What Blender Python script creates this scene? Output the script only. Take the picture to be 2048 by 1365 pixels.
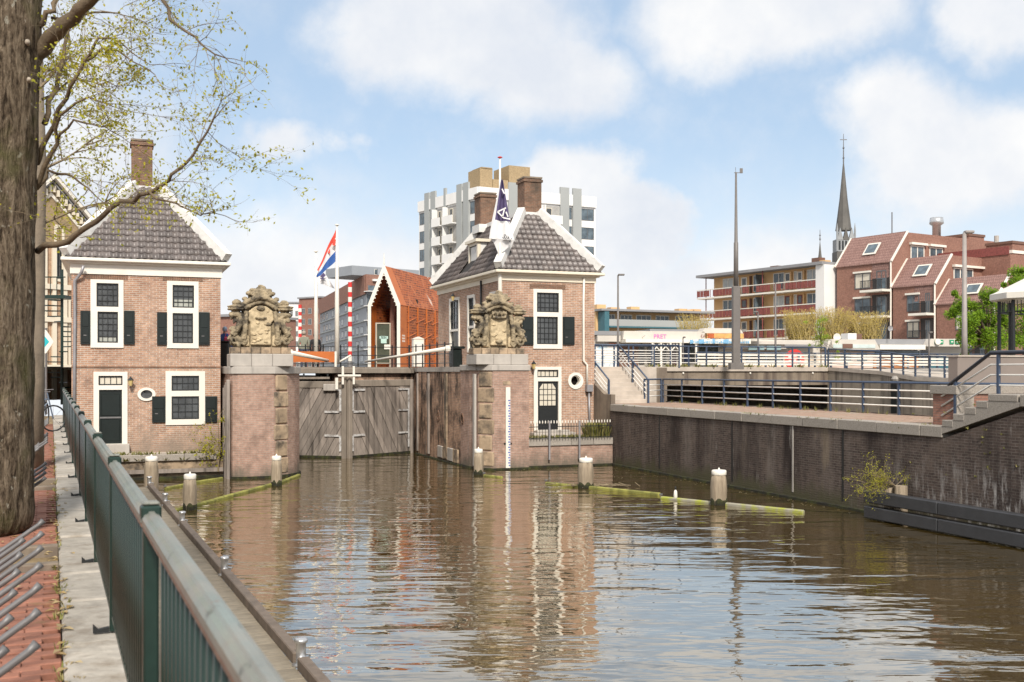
import bpy, bmesh, math, random
from mathutils import Vector, Matrix, noise
R = math.radians
scene = bpy.context.scene
for _o in list(bpy.data.objects): bpy.data.objects.remove(_o)

# ------------------------------------------------------------------ camera, sky, sun, exposure
F, CX, HY, EYE = 2100.0, 1024.0, 743.0, 3.8        # survey of the place: focal length and horizon in photo pixels, eye 3.8 m above the water
cam_d = bpy.data.cameras.new('camera'); cam = bpy.data.objects.new('camera', cam_d); scene.collection.objects.link(cam)
cam.location = (0, 0, EYE); cam.rotation_euler = (R(90), 0, 0)
cam_d.sensor_width = 36; cam_d.lens = 36 * F / 2048; cam_d.shift_y = (HY - 682.5) / 2048
cam_d.clip_start = .1; cam_d.clip_end = 4000
cam_d.dof.use_dof = True; cam_d.dof.focus_distance = 42; cam_d.dof.aperture_fstop = 5.0
scene.camera = cam
SUN_DIR = Vector((.10, -.76, .64)).normalized()     # towards the sun: behind the camera, to the right
sun_d = bpy.data.lights.new('sun', 'SUN'); sun = bpy.data.objects.new('sun', sun_d); scene.collection.objects.link(sun)
sun_d.energy = 2.3; sun_d.angle = R(9); sun_d.color = (1, .93, .83)
sun.rotation_euler = SUN_DIR.to_track_quat('Z', 'Y').to_euler()
scene.view_settings.view_transform = 'Standard'; scene.view_settings.look = 'None'
scene.view_settings.exposure = 1.0; scene.view_settings.gamma = 1; scene.view_settings.use_curve_mapping = False
scene.cycles.use_denoising = True
scene.cycles.max_bounces = 6; scene.cycles.transparent_max_bounces = 6; scene.cycles.caustics_reflective = False; scene.cycles.caustics_refractive = False

class NT:                                            # tiny node helper
    def __init__(s, tree): s.t = tree; s.n = tree.nodes; s.l = tree.links
    def add(s, typ, ins=None, **kw):
        n = s.n.new(typ)
        for k, v in kw.items(): setattr(n, k, v)
        for k, v in (ins or {}).items():
            if isinstance(v, bpy.types.NodeSocket): s.l.new(v, n.inputs[k])
            else: n.inputs[k].default_value = v
        return n
    def math(s, op, a, b=0.0, c=0.0, clamp=False): return s.add('ShaderNodeMath', {0: a, 1: b, 2: c}, operation=op, use_clamp=clamp).outputs[0]
    def vm(s, op, a, b=(0, 0, 0)): return s.add('ShaderNodeVectorMath', {0: a, 1: b}, operation=op)
    def ramp(s, fac, *stops):
        n = s.add('ShaderNodeValToRGB', {'Fac': fac}); e = n.color_ramp.elements
        while len(e) < len(stops): e.new(.5)
        for el, (p, c) in zip(e, stops): el.position = p; el.color = c if len(c) == 4 else (*c, 1)
        return n.outputs['Color']
    def mix(s, fac, a, b, blend='MIX'):
        n = s.add('ShaderNodeMix', data_type='RGBA', blend_type=blend)
        for i, v in ((0, fac), (6, a), (7, b)):
            if isinstance(v, bpy.types.NodeSocket): s.l.new(v, n.inputs[i])
            else: n.inputs[i].default_value = v if i == 0 or len(v) == 4 else (*v, 1)
        return n.outputs[2]
    def noise(s, vec, scale, detail=4, rough=.55, dist=0): return s.add('ShaderNodeTexNoise', {'Vector': vec, 'Scale': scale, 'Detail': detail, 'Roughness': rough, 'Distortion': dist}).outputs['Fac']
    def rng(s, v, a, b, c=0.0, d=1.0, smooth=False):
        n = s.add('ShaderNodeMapRange', {0: v, 1: a, 2: b, 3: c, 4: d}); n.interpolation_type = 'SMOOTHSTEP' if smooth else 'LINEAR'
        return n.outputs[0]

world = bpy.data.worlds.new('World'); scene.world = world; world.use_nodes = True
t = NT(world.node_tree); t.n.clear()
sky = t.add('ShaderNodeTexSky', sky_type='NISHITA', sun_disc=False, sun_elevation=math.asin(SUN_DIR.z), sun_rotation=math.atan2(SUN_DIR.x, SUN_DIR.y), air_density=1.0, dust_density=.8, ozone_density=1.0, altitude=0)
d = t.add('ShaderNodeTexCoord').outputs['Generated']
nz = t.add('ShaderNodeTexNoise', {'Vector': d, 'Scale': 5.0, 'Detail': 6.0, 'Roughness': .6})
dd = t.vm('ADD', d, t.vm('MULTIPLY', t.vm('SUBTRACT', nz.outputs['Color'], (.5, .5, .5)).outputs[0], (.16, .16, .11)).outputs[0]).outputs[0]
def sky_dir(px, py):
    return Vector(((px - CX) / F, 1, (HY - py) / F)).normalized()
dens = None
for px, py, rx, ry, k in [(900, 50, .15, .075, 1.1), (1090, 150, .10, .06, 1), (780, 90, .08, .045, .9), (1530, 40, .14, .065, 1.1), (1990, 20, .06, .05, 1), (1800, 270, .075, .06, 1), (1960, 290, .085, .06, 1), (1880, 350, .11, .045, .9),
                          (1180, 425, .075, .07, 1.9), (1285, 455, .06, .05, 1.9), (580, 295, .045, .028, .75), (710, 300, .028, .022, .7), (1100, 500, .14, .045, .9), (600, 590, .33, .09, .8), (1500, 560, .3, .06, .7), (200, 330, .14, .09, .6), (100, 120, .1, .1, .5)]:
    o = t.vm('MULTIPLY', t.vm('SUBTRACT', dd, tuple(sky_dir(px, py))).outputs[0], (1 / rx, 1 / rx, 1 / ry)).outputs[0]
    e = t.math('MULTIPLY', t.math('SUBTRACT', 1.0, t.vm('LENGTH', o).outputs['Value'], clamp=True), k)
    dens = e if dens is None else t.math('MAXIMUM', dens, e)
# more broken cloud added over the unseen sky, to whiten the water's reflections
sep = t.add('ShaderNodeSeparateXYZ', {0: d})
pl = t.vm('DIVIDE', d, t.add('ShaderNodeCombineXYZ', {0: t.math('ADD', t.math('ABSOLUTE', sep.outputs[2]), .25), 1: t.math('ADD', t.math('ABSOLUTE', sep.outputs[2]), .25), 2: 1.0}).outputs[0]).outputs[0]
gen = t.rng(t.noise(pl, 2.2, 6, .55), .30, .54)
front = t.rng(sep.outputs[1], .55, .82)                 # in view the cloud positions above are used
high = t.rng(sep.outputs[2], .36, .46)
gen = t.math('MULTIPLY', gen, t.math('MAXIMUM', t.math('SUBTRACT', 1.0, front), high))
dens = t.math('MAXIMUM', dens, gen)
fine = t.noise(d, 16, 8, .62)
dens = t.math('ADD', dens, t.math('MULTIPLY', t.math('SUBTRACT', fine, .5), .62))
mask = t.rng(dens, -.08, .52, 0, .97, True)
hz = t.rng(sep.outputs[2], -.02, .24, .85, 0, True)
shade = t.noise(d, 7, 5, .6)
ccol = t.mix(t.rng(shade, .35, .7), (.76, .80, .87), (1.0, .99, .975))
skyc = t.mix(1.0, sky.outputs[0], (.105, .105, .105), 'MULTIPLY')
skyc = t.mix(.74, skyc, (.236, .302, .380))
skyc = t.mix(hz, skyc, (.51, .525, .54))
cl = t.mix(1.0, ccol, (.52, .52, .52), 'MULTIPLY')
col = t.mix(mask, skyc, cl)
bg = t.add('ShaderNodeBackground', {'Color': col, 'Strength': 1.0})
t.l.new(bg.outputs[0], t.add('ShaderNodeOutputWorld').inputs[0])

# ------------------------------------------------------------------ frames: local axes of the streets, from the vanishing points
class Fr:
    def __init__(s, deg, ox=0., oy=0.): s.a = R(deg); s.c = math.cos(s.a); s.s = math.sin(s.a); s.ox = ox; s.oy = oy
    def w(s, p): return Vector((s.ox + p[0] * s.c - p[1] * s.s, s.oy + p[0] * s.s + p[1] * s.c, p[2]))
    def inv(s, X, Y): X -= s.ox; Y -= s.oy; return (X * s.c + Y * s.s, -X * s.s + Y * s.c)
    def _r(s, px): k = (px - CX) / F; return s.inv(0, 0), (k * s.c + s.s, -k * s.s + s.c)
    def aty(s, px, py, y):
        o, r = s._r(px); q = (y - o[1]) / r[1]; return (o[0] + r[0] * q, y, EYE - (py - HY) / F * q)
    def atx(s, px, py, x):
        o, r = s._r(px); q = (x - o[0]) / r[0]; return (x, o[1] + r[1] * q, EYE - (py - HY) / F * q)
    def atz(s, px, py, z):
        o, r = s._r(px); q = (EYE - z) * F / (py - HY); return (o[0] + r[0] * q, o[1] + r[1] * q, z)
    def sub(s, p, deg=0): w = s.w((p[0], p[1], 0)); return Fr(math.degrees(s.a) + deg, w.x, w.y)
W = Fr(0)
def at(px, py, Z): return Vector(((px - CX) / F * Z, Z, EYE - (py - HY) / F * Z))
TH = math.degrees(math.atan(793 / 2100))
C = Fr(TH)                                              # canal: x across, y along
S = Fr(math.degrees(math.atan(922 / 2100)))             # street and fence on the left bank
A = Fr(-58.3)                                           # flats on the right

ORI = {}
def tag(o, label=None, cat=None, group=None, kind=None):
    for k, v in (('label', label), ('category', cat), ('group', group), ('kind', kind)):
        if v: o[k] = v
    return o
def thing(name, label, cat, pos, group=None):           # an Empty at the thing's base that parents its parts (pos in world metres)
    o = bpy.data.objects.new(name, None); scene.collection.objects.link(o); o.location = pos; o.empty_display_size = .3
    ORI[o.name] = Vector(pos); return tag(o, label, cat, group)
def link(o, parent):
    scene.collection.objects.link(o)
    if parent: o.parent = parent; ORI[o.name] = ORI[parent.name]
    return o

class MB:
    def __init__(s, fr=W): s.fr = fr; s.v = []; s.f = []
    def poly(s, pts): n = len(s.v); s.v += [tuple(p) for p in pts]; s.f.append(list(range(n, n + len(pts)))); return s
    def box(s, x0, x1, y0, y1, z0, z1):
        n = len(s.v); s.v += [(x, y, z) for z in (z0, z1) for x, y in ((x0, y0), (x1, y0), (x1, y1), (x0, y1))]
        s.f += [[n + i for i in q] for q in ((3, 2, 1, 0), (4, 5, 6, 7), (0, 1, 5, 4), (1, 2, 6, 5), (2, 3, 7, 6), (3, 0, 4, 7))]; return s
    def prism(s, pts, off):                             # polygon pts swept by off
        n = len(s.v); k = len(pts); s.v += [tuple(p) for p in pts] + [tuple(p[i] + off[i] for i in range(3)) for p in pts]
        s.f += [list(range(n, n + k)), list(range(n + 2 * k - 1, n + k - 1, -1))] + [[n + i, n + k + i, n + k + (i + 1) % k, n + (i + 1) % k] for i in range(k)]; return s
    def path(s, pts, rad, n=8, caps=True, sq=False):
        pts = [Vector(p) for p in pts]; rad = rad if isinstance(rad, (list, tuple)) else [rad] * len(pts); b = len(s.v); ref = None
        for i, p in enumerate(pts):
            d = (pts[min(i + 1, len(pts) - 1)] - pts[max(i - 1, 0)]).normalized()
            if ref is None: ref = Vector((0, 0, 1)) if abs(d.z) < .9 else Vector((1, 0, 0))
            x = d.cross(ref).normalized(); y = x.cross(d); ref = y
            for j in range(n):
                a = 2 * math.pi * (j + (.5 if sq else 0)) / n; s.v.append(tuple(p + (x * math.cos(a) + y * math.sin(a)) * rad[i]))
        for i in range(len(pts) - 1):
            for j in range(n): s.f.append([b + i * n + j, b + i * n + (j + 1) % n, b + (i + 1) * n + (j + 1) % n, b + (i + 1) * n + j])
        if caps: s.f.append([b + j for j in range(n)][::-1]); s.f.append([b + (len(pts) - 1) * n + j for j in range(n)])
        return s
    def tube(s, p, q, r, r2=None, n=8): return s.path([p, q], [r, r if r2 is None else r2], n)
    def lathe(s, c, prof, n=12, sx=1., sy=1., ph=0):
        b = len(s.v)
        for r, z in prof:
            for j in range(n): a = 2 * math.pi * (j + ph) / n; s.v.append((c[0] + r * sx * math.cos(a), c[1] + r * sy * math.sin(a), c[2] + z))
        for i in range(len(prof) - 1):
            for j in range(n): s.f.append([b + i * n + j, b + i * n + (j + 1) % n, b + (i + 1) * n + (j + 1) % n, b + (i + 1) * n + j])
        s.f.append([b + j for j in range(n)][::-1]); s.f.append([b + (len(prof) - 1) * n + j for j in range(n)]); return s
    def ring(s, c, r0, r1, y0, y1, n=20, sz=1.):        # annulus in the xz plane with depth
        b = len(s.v)
        for j in range(n):
            a = 2 * math.pi * j / n; ca, sa = math.cos(a), math.sin(a) * sz
            for r, y in ((r1, y1), (r1, y0), (r0, y0), (r0, y1)): s.v.append((c[0] + r * ca, y, c[1] + r * sa))
        for j in range(n):
            k = (j + 1) % n
            for i in range(3): s.f.append([b + j * 4 + i, b + k * 4 + i, b + k * 4 + i + 1, b + j * 4 + i + 1])
        return s
    def wall(s, x0, x1, z0, z1, y, holes=(), rev=.12):  # wall front with real openings and their reveals
        xs = sorted({x0, x1, *[h[0] for h in holes], *[h[1] for h in holes]}); zs = sorted({z0, z1, *[h[2] for h in holes], *[h[3] for h in holes]})
        for a, b in zip(xs, xs[1:]):
            for c, e in zip(zs, zs[1:]):
                mx, mz = (a + b) / 2, (c + e) / 2
                if not any(h[0] < mx < h[1] and h[2] < mz < h[3] for h in holes): s.poly([(a, y, c), (b, y, c), (b, y, e), (a, y, e)])
        for a, b, c, e in [h[:4] for h in holes]:
            Y = y + rev
            s.poly([(a, y, c), (a, Y, c), (b, Y, c), (b, y, c)]); s.poly([(a, y, e), (b, y, e), (b, Y, e), (a, Y, e)])
            s.poly([(a, y, c), (a, y, e), (a, Y, e), (a, Y, c)]); s.poly([(b, y, c), (b, Y, c), (b, Y, e), (b, y, e)])
        return s
    def mesh(s, name, org, mats, smooth=False, bev=0, midx=None):
        me = bpy.data.meshes.new(name)
        me.from_pydata([tuple(s.fr.w(p) - org) for p in s.v], [], s.f)
        uv = me.uv_layers.new(name='uv'); i = 0
        for f in s.f:
            p = [Vector(s.v[k]) for k in f]; n = (p[1] - p[0]).cross(p[2] - p[0])
            ax, ay, az = abs(n.x), abs(n.y), abs(n.z)
            for q in p:
                uv.data[i].uv = (q.x, q.y) if az > ax and az > ay else ((q.x, q.z) if ay >= ax else (q.y, q.z)); i += 1
        for m in (mats if isinstance(mats, (list, tuple)) else [mats]): me.materials.append(m)
        if midx: me.polygons.foreach_set('material_index', midx)
        if bev:
            bm = bmesh.new(); bm.from_mesh(me); bmesh.ops.remove_doubles(bm, verts=bm.verts, dist=1e-5)
            bmesh.ops.bevel(bm, geom=[e for e in bm.edges if len(e.link_faces) == 2 and e.calc_face_angle(0) > .6], offset=bev, segments=1, affect='EDGES'); bm.to_mesh(me); bm.free()
        if smooth: me.polygons.foreach_set('use_smooth', [True] * len(me.polygons))
        me.update(); return me
    def build(s, name, mat, parent=None, smooth=False, bev=0, midx=None):
        if parent: org = ORI[parent.name]
        else:
            ws = [s.fr.w(p) for p in s.v]; lo = [min(p[i] for p in ws) for i in range(3)]; hi = [max(p[i] for p in ws) for i in range(3)]
            org = Vector(((lo[0] + hi[0]) / 2, (lo[1] + hi[1]) / 2, lo[2]))
        o = bpy.data.objects.new(name, s.mesh(name, org, mat, smooth, bev, midx)); link(o, parent)
        if not parent: o.location = org; ORI[o.name] = org
        return o
def bx(fr, *a): return MB(fr).box(*a)
def piece(name, me, parent, mat4):                      # an instance of a shared mesh as a part; mat4 in world space
    o = bpy.data.objects.new(name, me); link(o, parent); m = mat4.copy(); m.translation -= ORI[parent.name]; o.matrix_local = m; return o
def text(name, body, size, parent, fr, p, mat, depth=.004, tilt=0, flip=1):    # lettering standing in the xz plane of a frame, read from -y
    cu = bpy.data.curves.new(name, 'FONT'); cu.body = body; cu.size = size; cu.extrude = depth; cu.resolution_u = 2; cu.align_x = 'CENTER'; cu.align_y = 'CENTER'
    tmp = bpy.data.objects.new('tmp', cu); scene.collection.objects.link(tmp)
    me = bpy.data.meshes.new_from_object(tmp.evaluated_get(bpy.context.evaluated_depsgraph_get())); bpy.data.objects.remove(tmp)
    me.materials.clear(); me.materials.append(mat); me.name = name
    m = Matrix.Translation(fr.w(p)) @ Matrix.Rotation(fr.a, 4, 'Z') @ Matrix.Rotation(R(90), 4, 'X') @ Matrix.Rotation(R(tilt), 4, 'Z')
    return piece(name, me, parent, m)
def copy_tree(o, parent=None):
    c = o.copy(); scene.collection.objects.link(c); ORI[c.name] = ORI[o.name]
    if parent: c.parent = parent
    for ch in [x for x in o.children]: copy_tree(ch, c)
    return c

# ------------------------------------------------------------------ materials
MATS = {}
def base_mat(name):
    m = bpy.data.materials.new(name); m.use_nodes = True; MATS[name] = m; q = NT(m.node_tree); p = m.node_tree.nodes['Principled BSDF']; return m, q, p
def M(name, col, rough=.7, var=.15, scale=2., bump=0., bscale=30., metal=0., spec=.5, col2=None, fac=(.4, .65), piece_var=0., stretch=(1, 1, 1), streak=None):
    m, q, p = base_mat(name); co = q.add('ShaderNodeTexCoord').outputs['Object']; v = q.vm('MULTIPLY', co, stretch).outputs[0]
    if piece_var:
        r0 = q.add('ShaderNodeObjectInfo').outputs['Random']; v = q.vm('ADD', v, q.add('ShaderNodeCombineXYZ', {0: q.math('MULTIPLY', r0, 91.0), 1: q.math('MULTIPLY', r0, 57.0), 2: q.math('MULTIPLY', r0, 23.0)}).outputs[0]).outputs[0]
    n = q.noise(v, scale, 6, .6)
    lo = tuple(c * (1 - var) for c in col); hi = tuple(min(c * (1 + var), 1) for c in col)
    c = q.mix(q.rng(n, .3, .7), lo, hi)
    if col2: c = q.mix(q.rng(q.noise(v, scale * .6, 8, .65), *fac), c, col2)
    if streak:                                          # (colour, horizontal scale, from, to): run-off stains down a face
        sv = q.vm('MULTIPLY', co, (streak[1], streak[1], streak[1] * .07)).outputs[0]; c = q.mix(q.rng(q.noise(sv, 1, 6, .6), streak[2], streak[3]), c, streak[0])
    if piece_var:
        r = q.add('ShaderNodeObjectInfo').outputs['Random']; c = q.mix(1.0, c, q.ramp(r, (0, (1 - piece_var,) * 3), (1, (1 + piece_var * .6,) * 3)), 'MULTIPLY')
    q.l.new(c, p.inputs['Base Color']); p.inputs['Roughness'].default_value = rough; p.inputs['Metallic'].default_value = metal; p.inputs['Specular IOR Level'].default_value = spec
    if bump:
        b = q.add('ShaderNodeBump', {'Strength': 1.0, 'Distance': bump, 'Height': q.noise(v, bscale, 5, .6)}); q.l.new(b.outputs[0], p.inputs['Normal'])
    return m
def brick(name, c1, c2, mortar, bw=.21, bh=.065, ms=.010, patch=None, rough=.85, dirt=None, streak=None, bump=.012, lime=False, damp=None):
    m, q, p = base_mat(name); uv = q.add('ShaderNodeUVMap').outputs[0]; co = q.add('ShaderNodeTexCoord').outputs['Object']
    bt = q.add('ShaderNodeTexBrick', {'Vector': uv, 'Color1': (*c1, 1), 'Color2': (*c2, 1), 'Mortar': (*mortar, 1), 'Scale': 1.0, 'Mortar Size': ms, 'Mortar Smooth': .3, 'Bias': -.1, 'Brick Width': bw, 'Row Height': bh})
    c = bt.outputs['Color']; c = q.mix(1.0, c, q.ramp(q.noise(co, 5, 5, .7), (.3, (.72, .72, .72)), (.7, (1.18, 1.18, 1.18))), 'MULTIPLY')
    if patch: c = q.mix(q.rng(q.noise(co, .55, 6, .6), .45, .68), c, q.mix(1.0, c, patch, 'MULTIPLY'))
    if dirt: c = q.mix(q.rng(q.noise(co, 1.1, 8, .68), dirt[1], dirt[2]), c, dirt[0])
    for sc, hs, a, b in (streak or []):
        sv = q.vm('MULTIPLY', co, (hs, hs, hs * .16)).outputs[0]; n = q.noise(sv, 1, 8, .7); c = q.mix(q.rng(n, a, b), c, sc)
    if damp:                                             # rising damp and splash dirt, ragged along its upper edge
        dz = q.add('ShaderNodeSeparateXYZ', {0: uv}).outputs[1]; dn = q.noise(q.vm('MULTIPLY', co, (1.6, 1.6, .7)).outputs[0], 1, 6, .65)
        c = q.mix(q.rng(q.math('ADD', q.rng(dz, damp[1], damp[0], 0, .55), q.math('SUBTRACT', dn, .5)), .22, .50), c, damp[2])
    if lime:                                             # lime bloom leaching from the joints low down at the near end of the wall
        sx = q.add('ShaderNodeSeparateXYZ', {0: uv}); zone = q.math('MULTIPLY', q.rng(sx.outputs[0], 24, 18, 0, 1), q.rng(sx.outputs[1], 1.9, .7, 0, 1)); ln = q.noise(q.vm('MULTIPLY', uv, (5.5, 1.2, 1)).outputs[0], 1, 6, .7)
        c = q.mix(q.math('MULTIPLY', q.rng(ln, .50, .66), zone), c, (.55, .52, .49))
    q.l.new(c, p.inputs['Base Color']); p.inputs['Roughness'].default_value = rough; p.inputs['Specular IOR Level'].default_value = .25
    h = q.math('ADD', q.math('MULTIPLY', bt.outputs['Fac'], -1.0), q.math('MULTIPLY', q.noise(co, 40, 4, .6), .5))
    b = q.add('ShaderNodeBump', {'Strength': 1.0, 'Distance': bump, 'Height': h}); q.l.new(b.outputs[0], p.inputs['Normal']); return m
def glass(name, col=(.02, .025, .03), rough=.06):
    m, q, p = base_mat(name); co = q.add('ShaderNodeTexCoord').outputs['Object']
    c = q.mix(q.rng(q.noise(co, 1.2, 3, .5), .35, .7), col, tuple(x * 2.2 for x in col)); q.l.new(c, p.inputs['Base Color'])
    p.inputs['Roughness'].default_value = rough; p.inputs['Specular IOR Level'].default_value = .6
    b = q.add('ShaderNodeBump', {'Strength': .6, 'Distance': .03, 'Height': q.noise(co, 3, 2, .5)}); q.l.new(b.outputs[0], p.inputs['Normal']); return m

brick_house = brick('old_house_brick', (.53, .315, .21), (.38, .215, .145), (.60, .52, .44), patch=(.76, .70, .68), dirt=((.20, .15, .12), .58, .80), damp=(.9, 2.6, (.27, .21, .165)), bw=.23, bh=.072, ms=.012, streak=[((.52, .42, .34), 1.1, .6, .85)])
brick_pier = brick('pier_brick', (.48, .305, .235), (.38, .235, .18), (.45, .36, .30), patch=(.86, .82, .8), damp=(.0, 1.0, (.19, .155, .12)), dirt=((.20, .14, .11), .52, .74), streak=[((.50, .43, .39), 1.0, .57, .72)])
brick_lock = brick('lock_side_brick', (.58, .36, .24), (.44, .26, .175), (.36, .29, .23), dirt=((.09, .065, .05), .46, .62), streak=[((.04, .03, .024), 1.0, .48, .58), ((.56, .51, .46), .9, .57, .66)])
brick_quay = brick('dark_quay_brick', (.112, .082, .070), (.062, .046, .041), (.165, .138, .118), bw=.215, bh=.068, ms=.010, dirt=((.17, .13, .105), .5, .8), streak=[((.24, .165, .07), .55, .63, .72), ((.22, .185, .16), 1.1, .52, .78), ((.030, .022, .020), .8, .50, .68), ((.44, .41, .37), 3.0, .62, .76)], lime=True, damp=(.0, .9, (.085, .078, .045)))
brick_red = brick('flats_brick', (.34, .172, .125), (.28, .135, .10), (.24, .16, .13), patch=(.9, .88, .88), bump=.004)
brick_chim = brick('chimney_brick', (.26, .14, .09), (.17, .095, .065), (.26, .20, .15), dirt=((.09, .07, .055), .52, .75))
brick_yellow = brick('yellow_brick', (.40, .29, .16), (.34, .245, .135), (.34, .27, .18), bump=.004)
white = M('white_paint', (.76, .72, .64), .45, .05, 1.5, col2=(.60, .55, .46), fac=(.62, .85))
shop_w = M('cream_shop_front', (.56, .52, .465), .8, .1, .6, col2=(.42, .38, .33), fac=(.55, .8))
white_wall = M('white_render', (.74, .73, .71), .8, .05, .4)
cream = M('cream_paint', (.72, .65, .52), .5, .05, 1.2, col2=(.55, .47, .34), fac=(.6, .85))
green_dark = M('dark_green_shutter_paint', (.007, .012, .011), .35, .2, 4)
void = M('opening_shade_black', (.012, .010, .009), 1.0, .1, 4, spec=0)  # near-black colour stands for the shade inside openings and rooms
black_paint = M('black_paint', (.015, .017, .018), .4, .2, 4)
glass_d = glass('dark_window_glass', (.045, .048, .05)); glass_b = glass('blue_grey_window_glass', (.06, .08, .095)); glass_c = M('curtained_pane', (.62, .57, .47), .3, .08, 2)
tile_m = M('dark_glazed_roof_tile', (.145, .124, .117), .38, .22, 3, bump=.004, bscale=25, piece_var=.35, col2=(.15, .12, .105), fac=(.5, .75))
roof_under = M('roof_underlay', (.03, .027, .026), .9)
lead = M('lead_sheet', (.70, .69, .66), .6, .12, 3, col2=(.42, .41, .39), fac=(.55, .8))
belfry_m = M('weathered_lead', (.27, .28, .285), .7, .15, .6)
zinc = M('zinc_pipe', (.30, .29, .30), .45, .15, 3, metal=.35)
stone = M('pale_sandstone', (.40, .295, .195), .85, .2, 2.5, bump=.015, bscale=9, col2=(.10, .08, .06), fac=(.44, .62), piece_var=.3)
carve = M('weathered_carved_stone', (.33, .265, .17), .9, .35, 4, bump=.03, bscale=18, col2=(.06, .05, .038), fac=(.46, .62))
shield = M('cream_limestone_shield', (.55, .44, .28), .85, .2, 4, bump=.04, bscale=9, col2=(.22, .17, .10), fac=(.48, .72))
granite = M('granite_coping', (.33, .295, .255), .85, .25, 40, bump=.004, bscale=60, piece_var=.12, col2=(.19, .165, .14), fac=(.52, .75))
cop_grey = M('grey_coping_stone', (.42, .385, .345), .8, .1, 3, bump=.004, streak=((.22, .20, .18), 3.0, .55, .72))
concrete = M('stained_concrete', (.23, .185, .14), .9, .2, 1.5, bump=.01, bscale=12, streak=((.10, .075, .06), 2.2, .48, .66), col2=(.13, .105, .085), fac=(.55, .78))
concrete_l = M('light_concrete', (.46, .40, .34), .9, .15, 2, bump=.006)
slab_m = M('pale_kerb_stone', (.40, .365, .315), .9, .2, 7, bump=.016, bscale=10, piece_var=.16, col2=(.25, .21, .165), fac=(.5, .72))
moss = M('wet_moss', (.040, .044, .010), .9, .5, 6, bump=.02, col2=(.012, .011, .006), fac=(.40, .55))
wood_gate = M('weathered_gate_plank', (.30, .255, .22), .85, .25, 2.2, bump=.006, bscale=20, piece_var=.3, stretch=(2, 2, .6), streak=((.075, .062, .052), 5, .5, .7))
wood_grey = M('grey_timber', (.255, .215, .175), .85, .22, 4, bump=.006, bscale=25, piece_var=.18, stretch=(1, 1, .25))
wood_pile = M('mooring_timber', (.33, .265, .19), .9, .3, 5, bump=.02, bscale=16, stretch=(1.5, 1.5, .15), col2=(.12, .09, .06), fac=(.5, .7))
wood_dock = M('dock_plank', (.235, .20, .15), .85, .2, 6, bump=.003, piece_var=.13)
wood_edge = M('dock_edge_timber', (.16, .125, .098), .8, .25, 5, bump=.005)
float_y = M('algae_yellow_float', (.27, .26, .06), .8, .35, 4, col2=(.11, .11, .03), fac=(.46, .64)); float_g = M('grey_float_timber', (.30, .28, .22), .8, .2, 4, col2=(.33, .35, .05), fac=(.48, .6))
green_rail = M('green_fence_paint', (.007, .024, .018), .36, .2, 6, bump=.001, col2=(.015, .036, .028), fac=(.5, .8))
green_top = M('worn_sky_pale_handrail_paint', (.175, .205, .185), .34, .2, 4, bump=.0015, bscale=40, col2=(.26, .235, .195), fac=(.42, .7)); rust = M('rusty_rail_edge', (.20, .125, .09), .7, .3, 12)  # pale base holds sky sheen on rail and cap tops; chips are wear
steel = M('galvanised_tube', (.17, .165, .165), .5, .2, 9, metal=.35)
chrome = M('stainless_cap', (.6, .6, .6), .3, .1, 6, metal=.8)
blue_steel = M('blue_grey_railing_paint', (.045, .068, .115), .42, .15, 5); rail_white = M('white_railing_bar', (.72, .69, .64), .4, .06, 5)
black_beam = M('black_plastic_fender_beam', (.036, .037, .041), .5, .2, 3, bump=.002)
cast_grey = M('grey_mast_paint', (.15, .135, .125), .5, .1, 3)
paving_red = M('red_paving_brick', (.31, .135, .09), .85, .2, 8, bump=.005, piece_var=.22, col2=(.25, .17, .07), fac=(.58, .8)); paving_sand = M('sandy_soil', (.23, .165, .085), .95, .35, 6, bump=.02)
paving_pink = brick('quay_paving', (.41, .27, .20), (.35, .22, .16), (.33, .26, .19), bw=.2, bh=.1, ms=.008, dirt=((.36, .31, .24), .5, .72))
asphalt = M('paved_ground', (.26, .24, .22), .95, .12, .5)
def bark_mat():
    m, q, p = base_mat('maple_bark'); co = q.add('ShaderNodeTexCoord').outputs['Object']; v = q.vm('MULTIPLY', co, (1, 1, .16)).outputs[0]
    f = q.noise(v, 22, 6, .65, .6); g = q.noise(q.vm('MULTIPLY', co, (1, 1, .45)).outputs[0], 34, 5, .7); h = q.math('ADD', q.math('MULTIPLY', f, 1.0), q.math('MULTIPLY', g, .55))
    c = q.ramp(q.rng(h, .55, 1.0), (.12, (.035, .026, .018)), (.42, (.125, .094, .065)), (.75, (.24, .19, .135))); c = q.mix(q.rng(q.noise(co, 9, 5, .6), .64, .68), c, (.36, .335, .27)); c = q.mix(q.rng(q.noise(co, 1.6, 4, .6), .52, .72), c, (.10, .095, .04))
    q.l.new(c, p.inputs['Base Color']); p.inputs['Roughness'].default_value = .95; p.inputs['Specular IOR Level'].default_value = .1
    b = q.add('ShaderNodeBump', {'Strength': 1.0, 'Distance': .06, 'Height': h}); q.l.new(b.outputs[0], p.inputs['Normal']); return m
bark = bark_mat(); twig_m = M('twig_bark', (.20, .155, .095), .9, .3, 6)
rust_o = M('orange_steel_panel', (.50, .135, .025), .5, .12, 1.5); rust_d = M('orange_dark_steel', (.38, .085, .02), .55, .2, 2)
red_paint = M('red_paint', (.60, .035, .03), .45, .1, 5); blue_paint = M('blue_cloth', (.035, .11, .36), .7, .12, 4); purple = M('purple_cloth', (.085, .065, .15), .75, .15, 4); flag_w = M('white_cloth', (.74, .73, .73), .8, .06, 4); flag_r = M('red_cloth', (.66, .07, .045), .75, .1, 4)
ochre = M('ochre_wall_panel', (.64, .41, .20), .7, .08, .8); red_panel = M('dark_red_balcony_panel', (.22, .06, .05), .6, .35, 6); teal = M('teal_panel', (.045, .13, .16), .6, .1, 2)
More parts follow.
